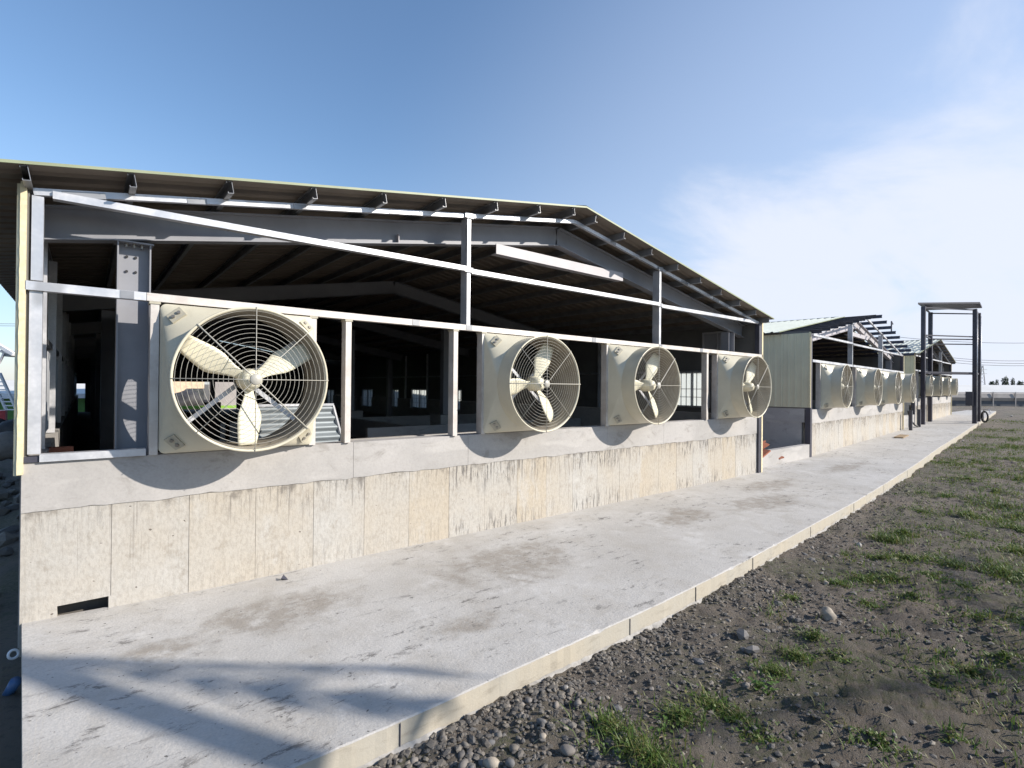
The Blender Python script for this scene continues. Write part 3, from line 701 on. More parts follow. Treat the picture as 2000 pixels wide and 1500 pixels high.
    for s in (0, 1):
        ov = over if s == 0 else overr
        if style == 'B': y0r = 0.75 if s == 0 else 0.95
        ln = hypot(mid+ov, (mid+ov)*sl)
        zz0 = chord_z(0)+0.034+ph*1.02+0.002-ov*sl
        sheet = rib_sheet(1.0, ln)
        me = None
        nn = int((L+0.4-y0r)/1.0)+1
        for i in range(nn):
            if me is None:
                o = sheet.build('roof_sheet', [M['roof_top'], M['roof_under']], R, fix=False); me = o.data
            else: o = link('roof_sheet', me, R)
            # local: X across -> world +y ; Y along -> up-slope
            if s == 0:
                mat = Matrix(((0, cos(ang), -sin(ang), -ov), (1, 0, 0, y0r+i*1.0), (0, sin(ang), cos(ang), zz0), (0, 0, 0, 1)))
            else:
                mat = Matrix(((0, -cos(ang), sin(ang), Wd+ov), (1, 0, 0, y0r+i*1.0), (0, sin(ang), cos(ang), zz0), (0, 0, 0, 1)))
            o.matrix_local = mat
        # barge trim and gutter edge
        a = Vector((-ov if s == 0 else Wd+ov, y0r-0.006, zz0+0.012)); c = Vector((mid, y0r-0.006, zz0+(mid+ov)*sl+0.012))
        b = MB(); b.bar(a, c, 0.012, 0.024); b.build('barge_trim', M['trim'], R)
    b = MB(); zc = chord_z(mid)+0.034+ph*1.02+0.03
    b.add([(mid-0.22, 0, zc-0.22*sl+0.006), (mid, 0, zc+0.012), (mid+0.22, 0, zc-0.22*sl+0.006), (mid-0.22, L+0.3, zc-0.22*sl+0.006), (mid, L+0.3, zc+0.012), (mid+0.22, L+0.3, zc-0.22*sl+0.006)],
          [(0, 1, 4, 3), (1, 2, 5, 4)])
    rc = b.build('ridge_cap', M['roof_top'], R, fix=False); rc.location.y = y0r
    # --- side walls
    for s in (0, 1):
        xo = (0.03 if A else 0.0) if s == 0 else Wd; sg = -1 if s == 0 else 1
        lo = 1.24 if s == 0 and A else (1.40 if s == 0 else 1.40)
        wins = []
        if s == 1 and A: wins = [(1.25, 2.25, 1.49, 2.46)]+[(15.4+3.05*0-0.0, 16.95, 0.92, 1.86)]+[(18.3, 19.5, 0.88, 1.82), (21.4, 22.85, 0.80, 1.80), (24.2, 25.3, 0.78, 1.76), (27.2, 28.5, 0.75, 1.72), (12.6, 13.6, 0.95, 1.88)]
        if s == 0 and A: wins = [(1.05+2.1*k, 2.05+2.1*k, 1.46, 2.34) for k in range(13)]
        # concrete base in bays between windows that sit low
        segs = [0.2]+[v for w in sorted(wins) if w[2] < 1.3 for v in (w[0], w[1])]+[L]
        b = MB(); bx0, bx1 = (xo, xo+0.15) if s == 0 else (xo-0.15, xo)
        if not A and s == 0: bx0, bx1 = 0.02, 0.15
        for i in range(0, len(segs)-1, 2): b.box(bx0, bx1, segs[i], segs[i+1], -0.5, 1.36)
        for w in wins:
            if w[2] < 1.3: b.box(bx0, bx1, w[0], w[1], -0.5, w[2])
        b.build('side_plinth', M['smooth'], R, fix=False)
        if not A and s == 0:
            b = MB(); b.box(0.008, 0.02, 0.12, L, 0.96, 1.38); b.build('side_kerb', M['smooth'], R, fix=False)
        # wall lining (with window openings) and outer cladding panels
        lx0, lx1 = (xo+0.002, xo+0.05) if s == 0 else (xo-0.05, xo-0.002)
        cuts = sorted(wins); y = 0.0; b = MB()
        for w in cuts:
            b.box(lx0, lx1, y, w[0], 1.365, ze+0.10); b.box(lx0, lx1, w[0], w[1], w[3], ze+0.10)
            if w[2] > 1.37: b.box(lx0, lx1, w[0], w[1], 1.365, w[2])
            y = w[1]
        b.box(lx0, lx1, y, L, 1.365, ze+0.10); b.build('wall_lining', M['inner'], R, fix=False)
        for w in wins: window(R, xo-sg*0.03, w[0], w[1], max(w[2], 0.3), w[3], sg)
        if s == 0 or not A:
            me = None; cw = 0.76; nn = int(L/cw)
            sh = rib_sheet(cw-0.004, ze-lo+0.04, 0.19, 0.02, 0.004)
            for i in range(nn):
                y = -0.05+i*cw
                if any(w[0] < y+cw and w[1] > y for w in wins) : continue
                if me is None: o = sh.build('cladding_panel', [M['cream'], M['cream']], R, fix=False); me = o.data
                else: o = link('cladding_panel', me, R)
                if s == 0: o.matrix_local = Matrix(((0, 0, -1, xo-0.001), (-1, 0, 0, y+cw), (0, 1, 0, lo), (0, 0, 0, 1)))
                else: o.matrix_local = Matrix(((0, 0, 1, xo+0.001), (1, 0, 0, y), (0, 1, 0, lo), (0, 0, 0, 1)))
        # foam panel end that shows at the gable corner
        b = MB(); zb = 1.245 if (A and s == 0) else (1.40 if s == 0 else 0.0)
        e0, e1 = (xo-0.004, xo+0.034) if s == 0 else (xo-0.008, xo+0.052)
        if not A and s == 0: e0, e1 = -0.035, -0.002
        Z = frange(zb, ze+0.06, 0.045); vs = []
        for z in Z:
            j = 0.004*fbm(z*14, s*3.0)
            vs += [(e0+j, -0.05, z), (e1, -0.05, z), (e1, 0.0, z), (e0+j, 0.0, z)]
        fs = [(i*4+q, i*4+(q+1) % 4, i*4+4+(q+1) % 4, i*4+4+q) for i in range(len(Z)-1) for q in range(4)]+[(3, 2, 1, 0), tuple(len(Z)*4-4+q for q in range(4))]
        b.add(vs, fs); b.build('panel_end', M['edge'], R)
        # studs along the inside of the wall
        if A:
            for i in range(9):
                y = 0.72+i*2.1; xx = xo+0.05 if s == 0 else xo-0.13
                B1('wall_stud', xx, xx+0.08, y, y+0.05, 1.37, ze-0.05, gm, R)
            B1('wall_girt', xo+0.05 if s == 0 else xo-0.1, xo+0.1 if s == 0 else xo-0.05, 0.2, L, 2.40, 2.46, M['purlin'], R)
    # --- interior: floor, end wall
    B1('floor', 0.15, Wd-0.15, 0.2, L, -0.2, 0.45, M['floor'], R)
    b = MB()
    if A:
        b.box(0.46, 4.3, L, L+0.12, 0.0, ze); b.box(7.75, Wd, L, L+0.12, 0.0, ze); b.box(4.3, 7.75, L, L+0.12, 2.12, ze); b.box(0.0, 0.06, L, L+0.12, 0, ze); b.box(0.06, 0.46, L, L+0.12, 1.95, ze)
    elif style == 'B': b.box(0, Wd, L, L+0.12, 0, ze)
    else: b.box(0, Wd, L, L+0.12, 0, 1.4)
    if style != 'C': b.add([(0, L+0.01, ze), (Wd, L+0.01, ze), (mid, L+0.01, zp), (0, L+0.11, ze), (Wd, L+0.11, ze), (mid, L+0.11, zp)], [(0, 1, 2), (3, 5, 4), (0, 3, 4, 1), (1, 4, 5, 2), (2, 5, 3, 0)])
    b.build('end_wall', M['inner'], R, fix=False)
    if A:
        B1('aisle_partition', 1.0, 1.12, 2.7, L, 0.45, 3.2, M['floor'], R)
        # pen walls and plinthed inner columns
        for x0, x1, y0, y1, h in ((2.6, 2.72, 1.2, 3.6, 0.98), (2.72, 9.5, 3.6, 3.72, 0.98), (5.5, 12.7, 5.6, 5.72, 1.0), (3.4, 12.7, 9.5, 9.62, 1.0), (6.6, 6.72, 5.72, 20, 1.0), (3.2, 3.32, 9.62, 28, 0.98), (9.6, 12.7, 2.4, 2.5, 0.98)):
            B1('pen_wall', x0, x1, y0, y1, 0.45, h, M['smooth'], R)
        for x, y in ((7.3, 11.0), (8.7, 7.4), (5.0, 21.5)):
            pl = B1('column_plinth', x-0.3, x+0.3, y-0.3, y+0.3, 0.45, 1.15, M['smooth'], R)
            B1('inner_column', x-0.09, x+0.09, y-0.09, y+0.09, 1.15, ze+0.3, M['beam'], R)
        b = MB()
        for q in ((0.70, 0.74, 2.84, 3.44), (1.41, 1.45, 2.84, 3.44), (0.74, 1.41, 2.84, 2.88), (0.74, 1.41, 3.40, 3.44), (1.02, 1.05, 2.88, 3.40)): b.box(Wd-0.10, Wd-0.055, *q)
        vf = b.build('vent_frame', gm, R, fix=False); B1('vent_panel', Wd-0.08, Wd-0.06, 0.742, 1.408, 2.882, 3.398, M['beam'], vf)
        # wall brackets of brick at the foot of the left wall
        for y, z in ((0.35, 1.12), (0.9, 1.2)):
            B1('brick_bracket', 0.16, 0.36, y, y+0.12, z, z+0.16, M['terra'], R)
    return R

A = barn('barn', 'large open-gabled barn with a finished green-edged roof nearest the camera', (0, 0, 0), 0, 12.9, 30, 'A',
         [0.926, 2.35, 2.744, 4.194, 4.655, 7.26, 10.45, 10.86], [4.40, 8.775])
rzB = 0.0718
Bn = barn('barn', 'half-roofed middle barn whose bare purlins stick out past the gable', (16.70, 0.33, 0.06), rzB, 13.6, 30, 'B',
          [0.9, 5.0, 6.5, 8.5, 11.8], [4.6, 9.25])
rzC = 0.065
Cn = barn('barn', 'farthest small-looking barn with a ribbed roof behind the steel tower', (33.3, 1.55, 0.26), rzC, 13.1, 26, 'C',
          [0.9, 5.0, 8.5, 11.5], [4.4, 8.9])

GA = 'exhaust fans on the nearest barn'
for x, br, gd, lb in ((1.655, 30, 0, 'large cream exhaust fan nearest the camera, at the left end of the near barn'),
                      (5.345, 65, 45, 'cream exhaust fan second along the near barn, just right of the open bays'),
                      (7.96, 62, -90, 'cream exhaust fan third along the near barn, below the slim right gable post'),
                      (11.56, 55, -90, 'cream exhaust fan at the far right end of the near barn')):
    place_fan(x, -0.005, 1.345, 0, lb, GA, br, gd)
GB = 'exhaust fans on the middle barn'
for i, (s, lb) in enumerate(((1.66, 'first and largest-looking exhaust fan on the half-roofed middle barn'),
                  (5.76, 'exhaust fan second from the left on the half-roofed middle barn'),
                  (9.33, 'exhaust fan third from the left on the half-roofed middle barn'),
                  (12.56, 'exhaust fan last to the right on the half-roofed middle barn'))):
    place_fan(16.70+s*cos(rzB), 0.33+s*sin(rzB), 1.40, rzB, lb, GB, 50+25*i, -90+7*i)
GC = 'exhaust fans on the farthest barn'
for i, (s, lb) in enumerate(((1.7, 'first exhaust fan on the farthest barn, half hidden by the tower leg'),
                  (4.9, 'second exhaust fan on the farthest barn, between the tower legs'),
                  (8.2, 'third exhaust fan on the farthest barn, seen through the tower'),
                  (11.6, 'last exhaust fan at the right end of the farthest barn'))):
    f = place_fan(33.3+s*cos(rzC), 1.55+s*sin(rzC), 1.66, rzC, lb, GC, 20+31*i, -90+5*i); f.scale = (0.86, 0.86, 0.86)

# low concrete walls in the gaps between the barns
b = MB(); b.box(13.0, 16.62, 0.28, 0.44, -0.3, 0.40); tag(b.build('low_wall', M['smooth'], fix=False), 'low concrete wall across the gap between the near and middle barns', 'wall')
b = MB(); b.box(30.35, 33.2, 1.5, 1.66, -0.1, 0.75); tag(b.build('low_wall', M['smooth'], fix=False), 'low concrete wall across the gap beside the tower', 'wall')
# heap of broken red tiles behind the first low wall
t = empty('tile_heap', (14.1, 1.3, -0.1), 'heap of broken red clay tiles behind the low wall', 'tiles')
for i in range(26):
    b = MB(); w, l, h = random.uniform(0.12, 0.3), random.uniform(0.15, 0.42), 0.035; b.box(-w, w, -l, l, 0, h)
    o = b.build('tile', M['terra'], t, fix=False); o.location = (random.gauss(0, 0.5), random.gauss(0, 0.4), 0.16+0.02*i)
    o.rotation_euler = (random.uniform(-.5, .5), random.uniform(-.5, .5), random.uniform(0, 3))
B1('soil_heap', -1.0, 1.2, -0.8, 0.9, -0.1, 0.22, M['dirt'], t)

# ------------------------------------------------------------------ steel tower over the walkway
T = empty('steel_tower', (34.3, 0.6, 0.2), 'tall dark open steel tower frame standing astride the walkway', 'tower')
P4 = [(34.4, 1.40), (37.2, 1.67), (37.35, -0.20), (39.4, -0.05)]
H = 6.5
def tl(x, y, z): return (x-34.3, y-0.6, z-0.2)
for i, (x, y) in enumerate(P4):
    b = MB(); w = 0.11 if i < 2 else 0.12
    b.bar(tl(x, y, zg(x)), tl(x, y, H-0.1), 0.18, 0.18); b.build('leg', M['towersteel'], T)
b = MB()
c4 = [tl(34.0, 1.55, H), tl(37.3, 1.85, H+0.05), tl(39.7, -0.15, H+0.2), tl(37.2, -0.42, H+0.15)]
vs = [Vector(c) for c in c4]+[Vector(c)+Vector((0, 0, 0.09)) for c in c4]
b.add(vs, [(0, 1, 2, 3), (4, 7, 6, 5), (0, 4, 5, 1), (1, 5, 6, 2), (2, 6, 7, 3), (3, 7, 4, 0)]); b.build('roof', M['towersteel'], T)
for z, pairs in ((4.9, ((0, 2), (1, 3), (0, 1), (2, 3))), (4.62, ((1, 3),)), (2.95, ((0, 2), (1, 3), (0, 1), (2, 3))), (H-0.15, ((0, 2), (1, 3), (0, 1), (2, 3)))):
    for p, q in pairs:
        BAR('cross_beam', tl(*P4[p], z), tl(*P4[q], z), 0.07, 0.09 if z < 4 else 0.06, M['towersteel'], T)
BAR('control_box', tl(37.2, -0.02, 1.2), tl(37.2, -0.02, 1.95), 0.3, 0.3, M['dark'], T)
for p in P4[2:]:
    k = MB(); k.tube([tl(p[0]-0.12, p[1]-0.12, 0.4), tl(p[0]-0.12, p[1]-0.12, 6.2)], 0.02, 6); k.build('conduit', M['galv'], T)

# ------------------------------------------------------------------ world beyond
def at(px, py, depth):
    """a point at this depth along the photo's view, used to set out far things in plan"""
    return CAM+(fw+r2*(px-1000)/FPX+u2*(750-py)/FPX)*depth
# long poultry house far to the right
hp = at(1935, 788, 58); hz0 = 0.2
hd = Vector((r2.x, r2.y, 0)).normalized(); hq = Vector((-hd.y, hd.x, 0))
HS = empty('livestock_shed', (hp.x, hp.y, 0), 'long low shed with a white film roof and grey curtain walls far off', 'shed', atan2(hd.y, hd.x))
x0, x1 = -5.0, 30.0
B1('wall', x0, x1, 0, 0.3, -0.6, 0.9, M['block'], HS)
nseg = 14
for i in range(nseg):
    a, c = x0+(x1-x0)*i/nseg, x0+(x1-x0)*(i+1)/nseg
    b = MB(); b.prism([(-0.05, 0.9), (-0.25, 1.25), (-0.2, 1.7), (0.05, 1.85), (0.2, 1.4)], (a+0.03, 0, 0), (c-0.03, 0, 0), (0, 1, 0), (0, 0, 1)); b.build('curtain', M['curtain'], HS)
    B1('post', a-0.05, a+0.05, -0.32, -0.26, 0.0, 1.9, M['curtain'], HS)
b = MB(); pr = [(0, 1.86)]+[(6*t/6, 1.86+0.9*sin(pi*t/12)) for t in range(1, 7)]+[(12, 1.86)]
b.prism(pr, (x0, 0, 0), (x1, 0, 0), (0, 1, 0), (0, 0, 1)); b.build('roof', M['membrane'], HS)
B1('wall', x0, x1, 11.7, 12.0, -0.6, 1.85, M['block'], HS)
hp2 = at(1880, 770, 78)
H2 = empty('livestock_shed', (hp2.x, hp2.y, 0), 'second pale film-roofed shed seen behind the tower legs', 'shed', atan2(hd.y, hd.x))
B1('wall', -9, 9, 0, 8, -0.5, 1.5, M['block'], H2)
b = MB(); b.prism([(-0.2, 1.5), (2, 2.5), (4, 2.8), (6, 2.5), (8.2, 1.5)], (-9.2, 0, 0), (9.2, 0, 0), (0, 1, 0), (0, 0, 1)); b.build('roof', M['membrane'], H2)

def far_tree(px, py_top, depth, wpx, label, seed):
    rnd = random.Random(seed); base = at(px, 760, depth); top = at(px, py_top, depth).z; wd = wpx/FPX*depth
    t = empty('tree', (base.x, base.y, 0), label, 'tree', 0, 'trees on the skyline')
    b = MB(); b.tube([(0, 0, -0.5), (0.1, 0, top*0.5), (0, 0.1, top*0.8)], [0.35, 0.25, 0.1], 6); b.build('trunk', M['bark'], t)
    b = MB(); n = 420
    for _ in range(n):
        a, e = rnd.uniform(0, 2*pi), rnd.uniform(-1, 1); rr = rnd.uniform(0.35, 1)**0.5
        k = 0.75+0.4*noise.noise(Vector((cos(a)*1.7+seed, sin(a)*1.7, e*1.7)))
        p = Vector((cos(a)*wd/2*rr*k*sqrt(1-e*e), sin(a)*wd/2*rr*k*sqrt(1-e*e), top*(0.62+0.36*e*rr*k)))
        s = wd*rnd.uniform(0.05, 0.10); u = Vector((rnd.gauss(0, 1), rnd.gauss(0, 1), rnd.gauss(0, 1))).normalized(); v = u.orthogonal()
        b.add([p+u*s, p+v*s, p-u*s*0.6, p-v*s], [(0, 1, 2, 3)])
    b.build('crown', M['far_leaf'], t, fix=False)
lab = ['round dark tree tallest on the skyline', 'small low tree on the skyline beside the pylon', 'pointed tree on the skyline right of the round one', 'low bushy tree on the skyline near the photo edge', 'thin tree on the skyline between pylon and round tree', 'broad low tree on the skyline at the far edge']
for i, (px, pt, wd) in enumerate(((1963, 732, 14), (1938, 741, 12), (1978, 733, 9), (1992, 741, 14), (1947, 737, 8), (2012, 739, 20))): far_tree(px, pt, 210, wd, lab[i], i+3)
b = MB(); rnd = random.Random(5)
for i in range(900):
    px = rnd.uniform(1925, 2200); p = at(px, 752, rnd.uniform(215, 235)); p.z = rnd.uniform(0, 1.9+1.4*noise.noise(Vector((px*0.05, 0, 0)))+0.5)
    s = rnd.uniform(0.4, 0.9); u = Vector((rnd.gauss(0, 1), rnd.gauss(0, 1), rnd.gauss(0, 1))).normalized(); v = u.orthogonal()
    b.add([p+u*s, p+v*s, p-u*s, p-v*s], [(0, 1, 2, 3)])
kind(b.build('distant_woods', M['far_leaf'], fix=False), 'stuff')
# pylon
p0 = at(1919, 747, 300); ph_ = at(1919, 714, 300).z
PY = empty('lattice_pylon', (p0.x, p0.y, 0), 'tiny lattice power pylon on the horizon', 'pylon')
b = MB()
for sx_ in (-1, 1):
    for sy_ in (-1, 1): b.bar((1.6*sx_, 1.6*sy_, -1), (0.25*sx_, 0.25*sy_, ph_), 0.16, 0.16)
for k in range(8):
    za, zb_ = ph_*k/8, ph_*(k+1)/8; wa, wb = 1.6-1.35*k/8, 1.6-1.35*(k+1)/8
    for s in (-1, 1): b.bar((wa*s, -wa, za), (-wb*s, -wb, zb_), 0.1, 0.1); b.bar((-wa, wa*s, za), (-wb, -wb*s, zb_), 0.1, 0.1)
b.build('lattice', M['curtain'], PY)
for z in (0.72, 0.86): 
    k = MB(); k.bar((-2.6*hd.x, -2.6*hd.y, ph_*z), (2.6*hd.x, 2.6*hd.y, ph_*z), 0.15, 0.15); k.build('crossarm', M['curtain'], PY)
# overhead wires, right
for i, (pa, pb, lb) in enumerate((((1740, 661), (2150, 668), 'highest overhead wire crossing behind the tower'), ((1850, 702), (2150, 697), 'upper of the three low overhead wires right of the tower'),
                  ((1850, 706), (2150, 703), 'middle of the three low overhead wires right of the tower'), ((1850, 711), (2150, 707), 'lowest overhead wire right of the tower'))):
    a, c = at(*pa, 95), at(*pb, 95); b = MB(); b.tube([a.lerp(c, t/12)+Vector((0, 0, -0.9*4*(t/12)*(1-t/12)+0.4)) for t in range(13)], 0.035, 4)
    tag(b.build('overhead_wire', M['dark']), lb, 'cable', 'overhead wires right of the tower')
for i, (py, lb) in enumerate(((632, 'upper thin overhead wire at the left edge of the sky'), (636, 'second thin overhead wire at the left edge of the sky'))):
    a, c = at(-250, py-2, 60), at(70, py+1, 60); b = MB(); b.tube([a, a.lerp(c, 0.5), c], 0.022, 4); tag(b.build('overhead_wire', M['dark']), lb, 'cable', 'wires at the left edge')

# left-hand yard: green barn, ladder boom, rubble, small red vehicle
gp = at(8, 800, 34)
G = empty('green_barn', (-7.5, 33.0, -0.3), 'green clad barn with a white eave band beyond the left wall', 'barn', 0)
b = MB(); b.box(-14, 9.5, 0, 10, -0.5, 1.5); b.build('wall', M['green'], G, fix=False)
b = MB(); b.prism([(-0.4, 1.52), (5, 2.3), (10.4, 1.52), (10.4, 1.64), (5, 2.42), (-0.4, 1.64)], (-14.3, 0, 0), (9.8, 0, 0), (0, 1, 0), (0, 0, 1)); b.build('roof', M['membrane'], G)
b = MB(); b.box(-14, 9.6, -0.45, -0.402, 1.42, 1.68); b.build('eave_band', M['white'], G, fix=False)
for x in (3.2, 5.4): B1('door', x, x+0.9, -0.05, -0.004, -0.4, 1.1, M['wood'], G)
b0, b1 = at(-6, 738, 16), at(22, 800, 16); LD = empty('ladder', tuple(b1), 'pale leaning ladder at the left edge beside the green barn', 'ladder')
dv = b0-b1
sidev = hd*0.16
for s in (-1, 1):
    BAR('rail', sidev*s, dv*1.15+sidev*s, 0.06, 0.06, M['white'], LD)
for k in range(9): BAR('rung', -sidev+dv*k/8, sidev+dv*k/8, 0.035, 0.035, M['white'], LD)
CB = at(8, 700, 45)
K = empty('loader_boom', (CB.x, CB.y, 0), 'white loader boom arm raised above the green barn roof', 'machine')
def kb(px, py): v = at(px, py, 45)-Vector((CB.x, CB.y, 0)); return v
BAR('boom', kb(-60, 640), kb(27, 692), 0.3, 0.28, M['white'], K); BAR('boom', kb(-60, 676), kb(24, 690), 0.18, 0.18, M['galv'], K)
BAR('post', kb(-2, 710), kb(10, 686), 0.14, 0.14, M['galv'], K)
b = MB(); b.add([kb(2, 683), kb(26, 690), kb(17, 697), kb(6, 696), kb(2, 683)+hq, kb(26, 690)+hq, kb(17, 697)+hq, kb(6, 696)+hq], [(0, 1, 2, 3), (7, 6, 5, 4), (0, 4, 5, 1), (1, 5, 6, 2), (2, 6, 7, 3), (3, 7, 4, 0)]); b.build('bucket', M['sheet'], K)
B1('mast', -4.2, -3.9, 0, 0.3, -0.4, 6.9, M['white'], K)
V = at(-4, 818, 17); VR = empty('red_cart', (V.x, V.y, V.z-0.42), 'small red wheeled cart mostly cut off at the left edge', 'cart')
b = MB(); b.box(-0.7, 0.2, -0.3, 0.3, 0.35, 0.7); b.build('body', M['red'], VR, fix=False)
for y in (-0.32, 0.26):
    b = MB(); b.rev_y([(0.001, y), (0.24, y), (0.24, y+0.09), (0.001, y+0.09)], 16, 0, 0.02, 0.22); b.build('wheel', M['black'], VR)

ICO = {}
for k_ in (1, 2, 3):
    bm2 = bmesh.new(); bmesh.ops.create_icosphere(bm2, subdivisions=k_, radius=1)
    ICO[k_] = ([v.co.copy() for v in bm2.verts], [tuple(v.index for v in f.verts) for f in bm2.faces]); bm2.free()
def rock(bm_, c, r, seed, sub=1, mat_i=0, flat=0.7):
    rn = random.Random(seed); rot = Matrix.Rotation(rn.uniform(0, 6.28), 3, 'Z') @ Matrix.Rotation(rn.uniform(-.4, .4), 3, 'X')
    sc = Vector((rn.uniform(0.75, 1.25), rn.uniform(0.6, 1.0), rn.uniform(0.5, 0.9)*flat/0.7))
    vs = []
    for v in ICO[sub][0]:
        k = 1+(0.5 if sub == 1 else 0.28)*noise.noise(v*1.6+Vector((seed*3.1, 0, 0)))
        p = rot @ Vector((v.x*sc.x*k, v.y*sc.y*k, v.z*sc.z*k)); vs.append(c+p*r)
    bm_.add(vs, ICO[sub][1], mat_i, sub > 1)
rb = MB(); rn = random.Random(11)
for i in range(500):
    x, y = rn.uniform(-4.5, 0.03), rn.uniform(-4, 12)
    r = rn.choice((0.04, 0.06, 0.08, 0.12, 0.2)); rock(rb, Vector((x, y, ground_h(x, y)+r*0.2)), r, i, 1)
kind(rb.build('rubble', M['gravel'], fix=False), 'stuff')
for i, (px, py, dep, col_, lb) in enumerate(((10, 862, 10.5, 'rock', 'grey rock on the dark rubble left of the barn'), (26, 835, 12.5, 'tarp', 'dark slumped bag on the rubble left of the barn'))):
    b = MB(); c = at(px, py, dep); rock(b, c-Vector((0, 0, 0.1)), 0.34, 70+i, 3); tag(b.build('rubble_rock' if col_ == 'rock' else 'slumped_bag', M[col_], fix=False), lb, 'rock' if col_ == 'rock' else 'bag')
def gq_(px, py, z): d = fw+r2*(px-1000)/FPX+u2*(750-py)/FPX; return CAM+d*((z-CAM.z)/d.z)
bp = gq_(14, 1345, -0.2); bp.z = ground_h(bp.x, bp.y)
b = MB(); b.tube([(0, 0, 0), (0, 0, 0.15)], [0.032, 0.035], 16); o = b.build('water_bottle', M['blue'], None, loc=(bp.x, bp.y, bp.z-0.02)); o.rotation_euler = (0.5, 0.4, 0); tag(o, 'blue plastic container lying by the slab corner at the left edge', 'container')
b = MB(); b.tube([(0.032*cos(a*pi/8), 0.032*sin(a*pi/8), 0) for a in range(16)], 0.010, 6, 0, True); o = b.build('pipe_ring', M['white'], None, loc=tuple(gq_(26, 1278, -0.15))); o.rotation_euler = (1.2, 0.3, 0.4); tag(o, 'small white pipe ring by the left edge of the slab', 'pipe')

# things seen inside / beyond the near barn
cs = empty('corrugated_sheets', (2.4, 0.75, 0.45), 'leaning stack of grey corrugated sheets behind the first fan', 'metal sheets')
for k in range(4):
    b = MB(); n = 40; prof = [(i/n*0.85, 0.018*sin(i/n*2*pi*7)) for i in range(n+1)]
    vs = []
    for p, q in prof: vs += [(-0.55+0.10*p, 0.05*k+q+0.30*p, 0.42+p), (0.70+0.0*p-0.17*p, 0.05*k+q+0.30*p, 0.42+p)]
    fs = [(2*i, 2*i+1, 2*i+3, 2*i+2) for i in range(n)]
    b.add(vs, fs, 0, True); b.build('sheet', M['sheet'], cs, fix=False)
b = MB(); b.bar((0.705, -0.01, 0.42), (0.56, 0.25, 1.27), 0.03, 0.03); b.bar((-0.45, 0.25, 1.285), (0.57, 0.25, 1.285), 0.03, 0.03); b.build('edge_frame', M['galv'], cs)
B1('bearer', -0.5, 0.4, -0.02, 0.3, 0.0, 0.41, M['wood'], cs)
b = MB(); b.bar((5.0, 36.0, 0.36), (9.4, 36.0, 0.36), 0.14, 0.2); o = tag(b.build('green_rail', M['lime']), 'lime green rail across the far opening of the near barn', 'rail')
b = MB(); rock(b, Vector((6.4, 41, 0.55)), 1.15, 5, 3); rock(b, Vector((7.8, 41.5, 0.3)), 0.85, 6, 3); tag(b.build('covered_machine', M['tarp'], fix=False), 'dark tarpaulin-covered heap outside the far opening of the near barn', 'tarpaulin')
b = MB(); b.box(5.8, 8.2, 44.3, 44.5, -0.3, 2.8); tag(b.build('peach_wall', M['peach'], fix=False), 'pale peach wall in the yard seen through the first fan', 'wall')
b = MB(); b.box(8.3, 10.3, 42.5, 42.7, -0.3, 2.7); tag(b.build('white_wall', M['curtain'], fix=False), 'pale panel wall in the yard seen through the first fan', 'wall')

# bits round the tower and the gap
b = MB(); b.tube([(0, 0.32*cos(a*pi/12), 0.38+0.34*sin(a*pi/12)) for a in range(24)], 0.05, 6, 0, True); b.tube([(0.05, 0.29*cos(a*pi/12), 0.38+0.31*sin(a*pi/12)) for a in range(24)], 0.04, 6, 0, True)
hz_ = Vector((38.6, -0.42, zg(38.6)))
HR = empty('hose_reel', tuple(hz_), 'black coiled hose on a stand against the right tower legs', 'hose'); HR.rotation_euler.z = -0.9; HR.scale = (0.8, 0.8, 0.85)
b.build('coil', M['black'], HR)
b = MB(); b.tube([(0, 0.1, 0), (0, 0.1, 0.85), (0, -0.4, 0.85), (0, -0.55, 0.78), (0, -0.55, 0.62)], 0.03, 6); b.build('stand_pipe', M['galv'], HR)
b = MB(); pts = [(30.4, 1.12, 1.0), (30.8, 1.1, 0.55), (31.5, 1.1, 0.3), (32.3, 1.15, 0.2)]; b.tube(pts, 0.04, 6); tag(b.build('drain_hose', M['black']), 'black hose drooping from the middle barn corner to the walkway', 'hose')
for x, y, h, lb in ((30.1, 0.95, 0.95, 'short dark steel stub post at the right corner of the middle barn'), (32.5, 1.15, 0.95, 'short dark steel stub post beside the drooping hose')):
    b = MB(); b.box(x-0.06, x+0.06, y-0.06, y+0.06, 0.1, 0.1+h); tag(b.build('stub_post', M['dark'], fix=False), lb, 'post', 'stub posts in the gap')
b = MB(); b.bar((25.3, 0.25, zg(25)+0.03), (26.8, 0.42, zg(26)+0.03), 0.3, 0.04); tag(b.build('plank', M['wood']), 'flat weathered plank lying on the walkway by the middle barn', 'plank')
o = empty('steel_bracket', (23.5, 3.0, 0), 'small upright steel bracket on the bare purlins of the middle barn', 'bracket')
b = MB(); v = at(1741, 652, 31)-Vector(o.location); b.bar(v, v+Vector((0, 0, 0.75)), 0.06, 0.06); b.bar(v+Vector((0, 0, 0.75)), v+Vector((0.3, 0.0, 0.6)), 0.05, 0.05); b.bar(v, v+Vector((0.12, 0, 0.7)), 0.03, 0.03); b.build('upright', M['dark'], o)
b = MB(); b.add([(2.0, -0.20, 0.002), (2.06, -0.24, 0.002), (2.03, -0.18, 0.045), (1.99, -0.235, 0.03)], [(0, 1, 2), (0, 2, 3), (1, 3, 2), (0, 3, 1)]); tag(b.build('concrete_chip', M['dark']), 'dark stone chip standing at the foot of the near barn wall', 'stone chip')

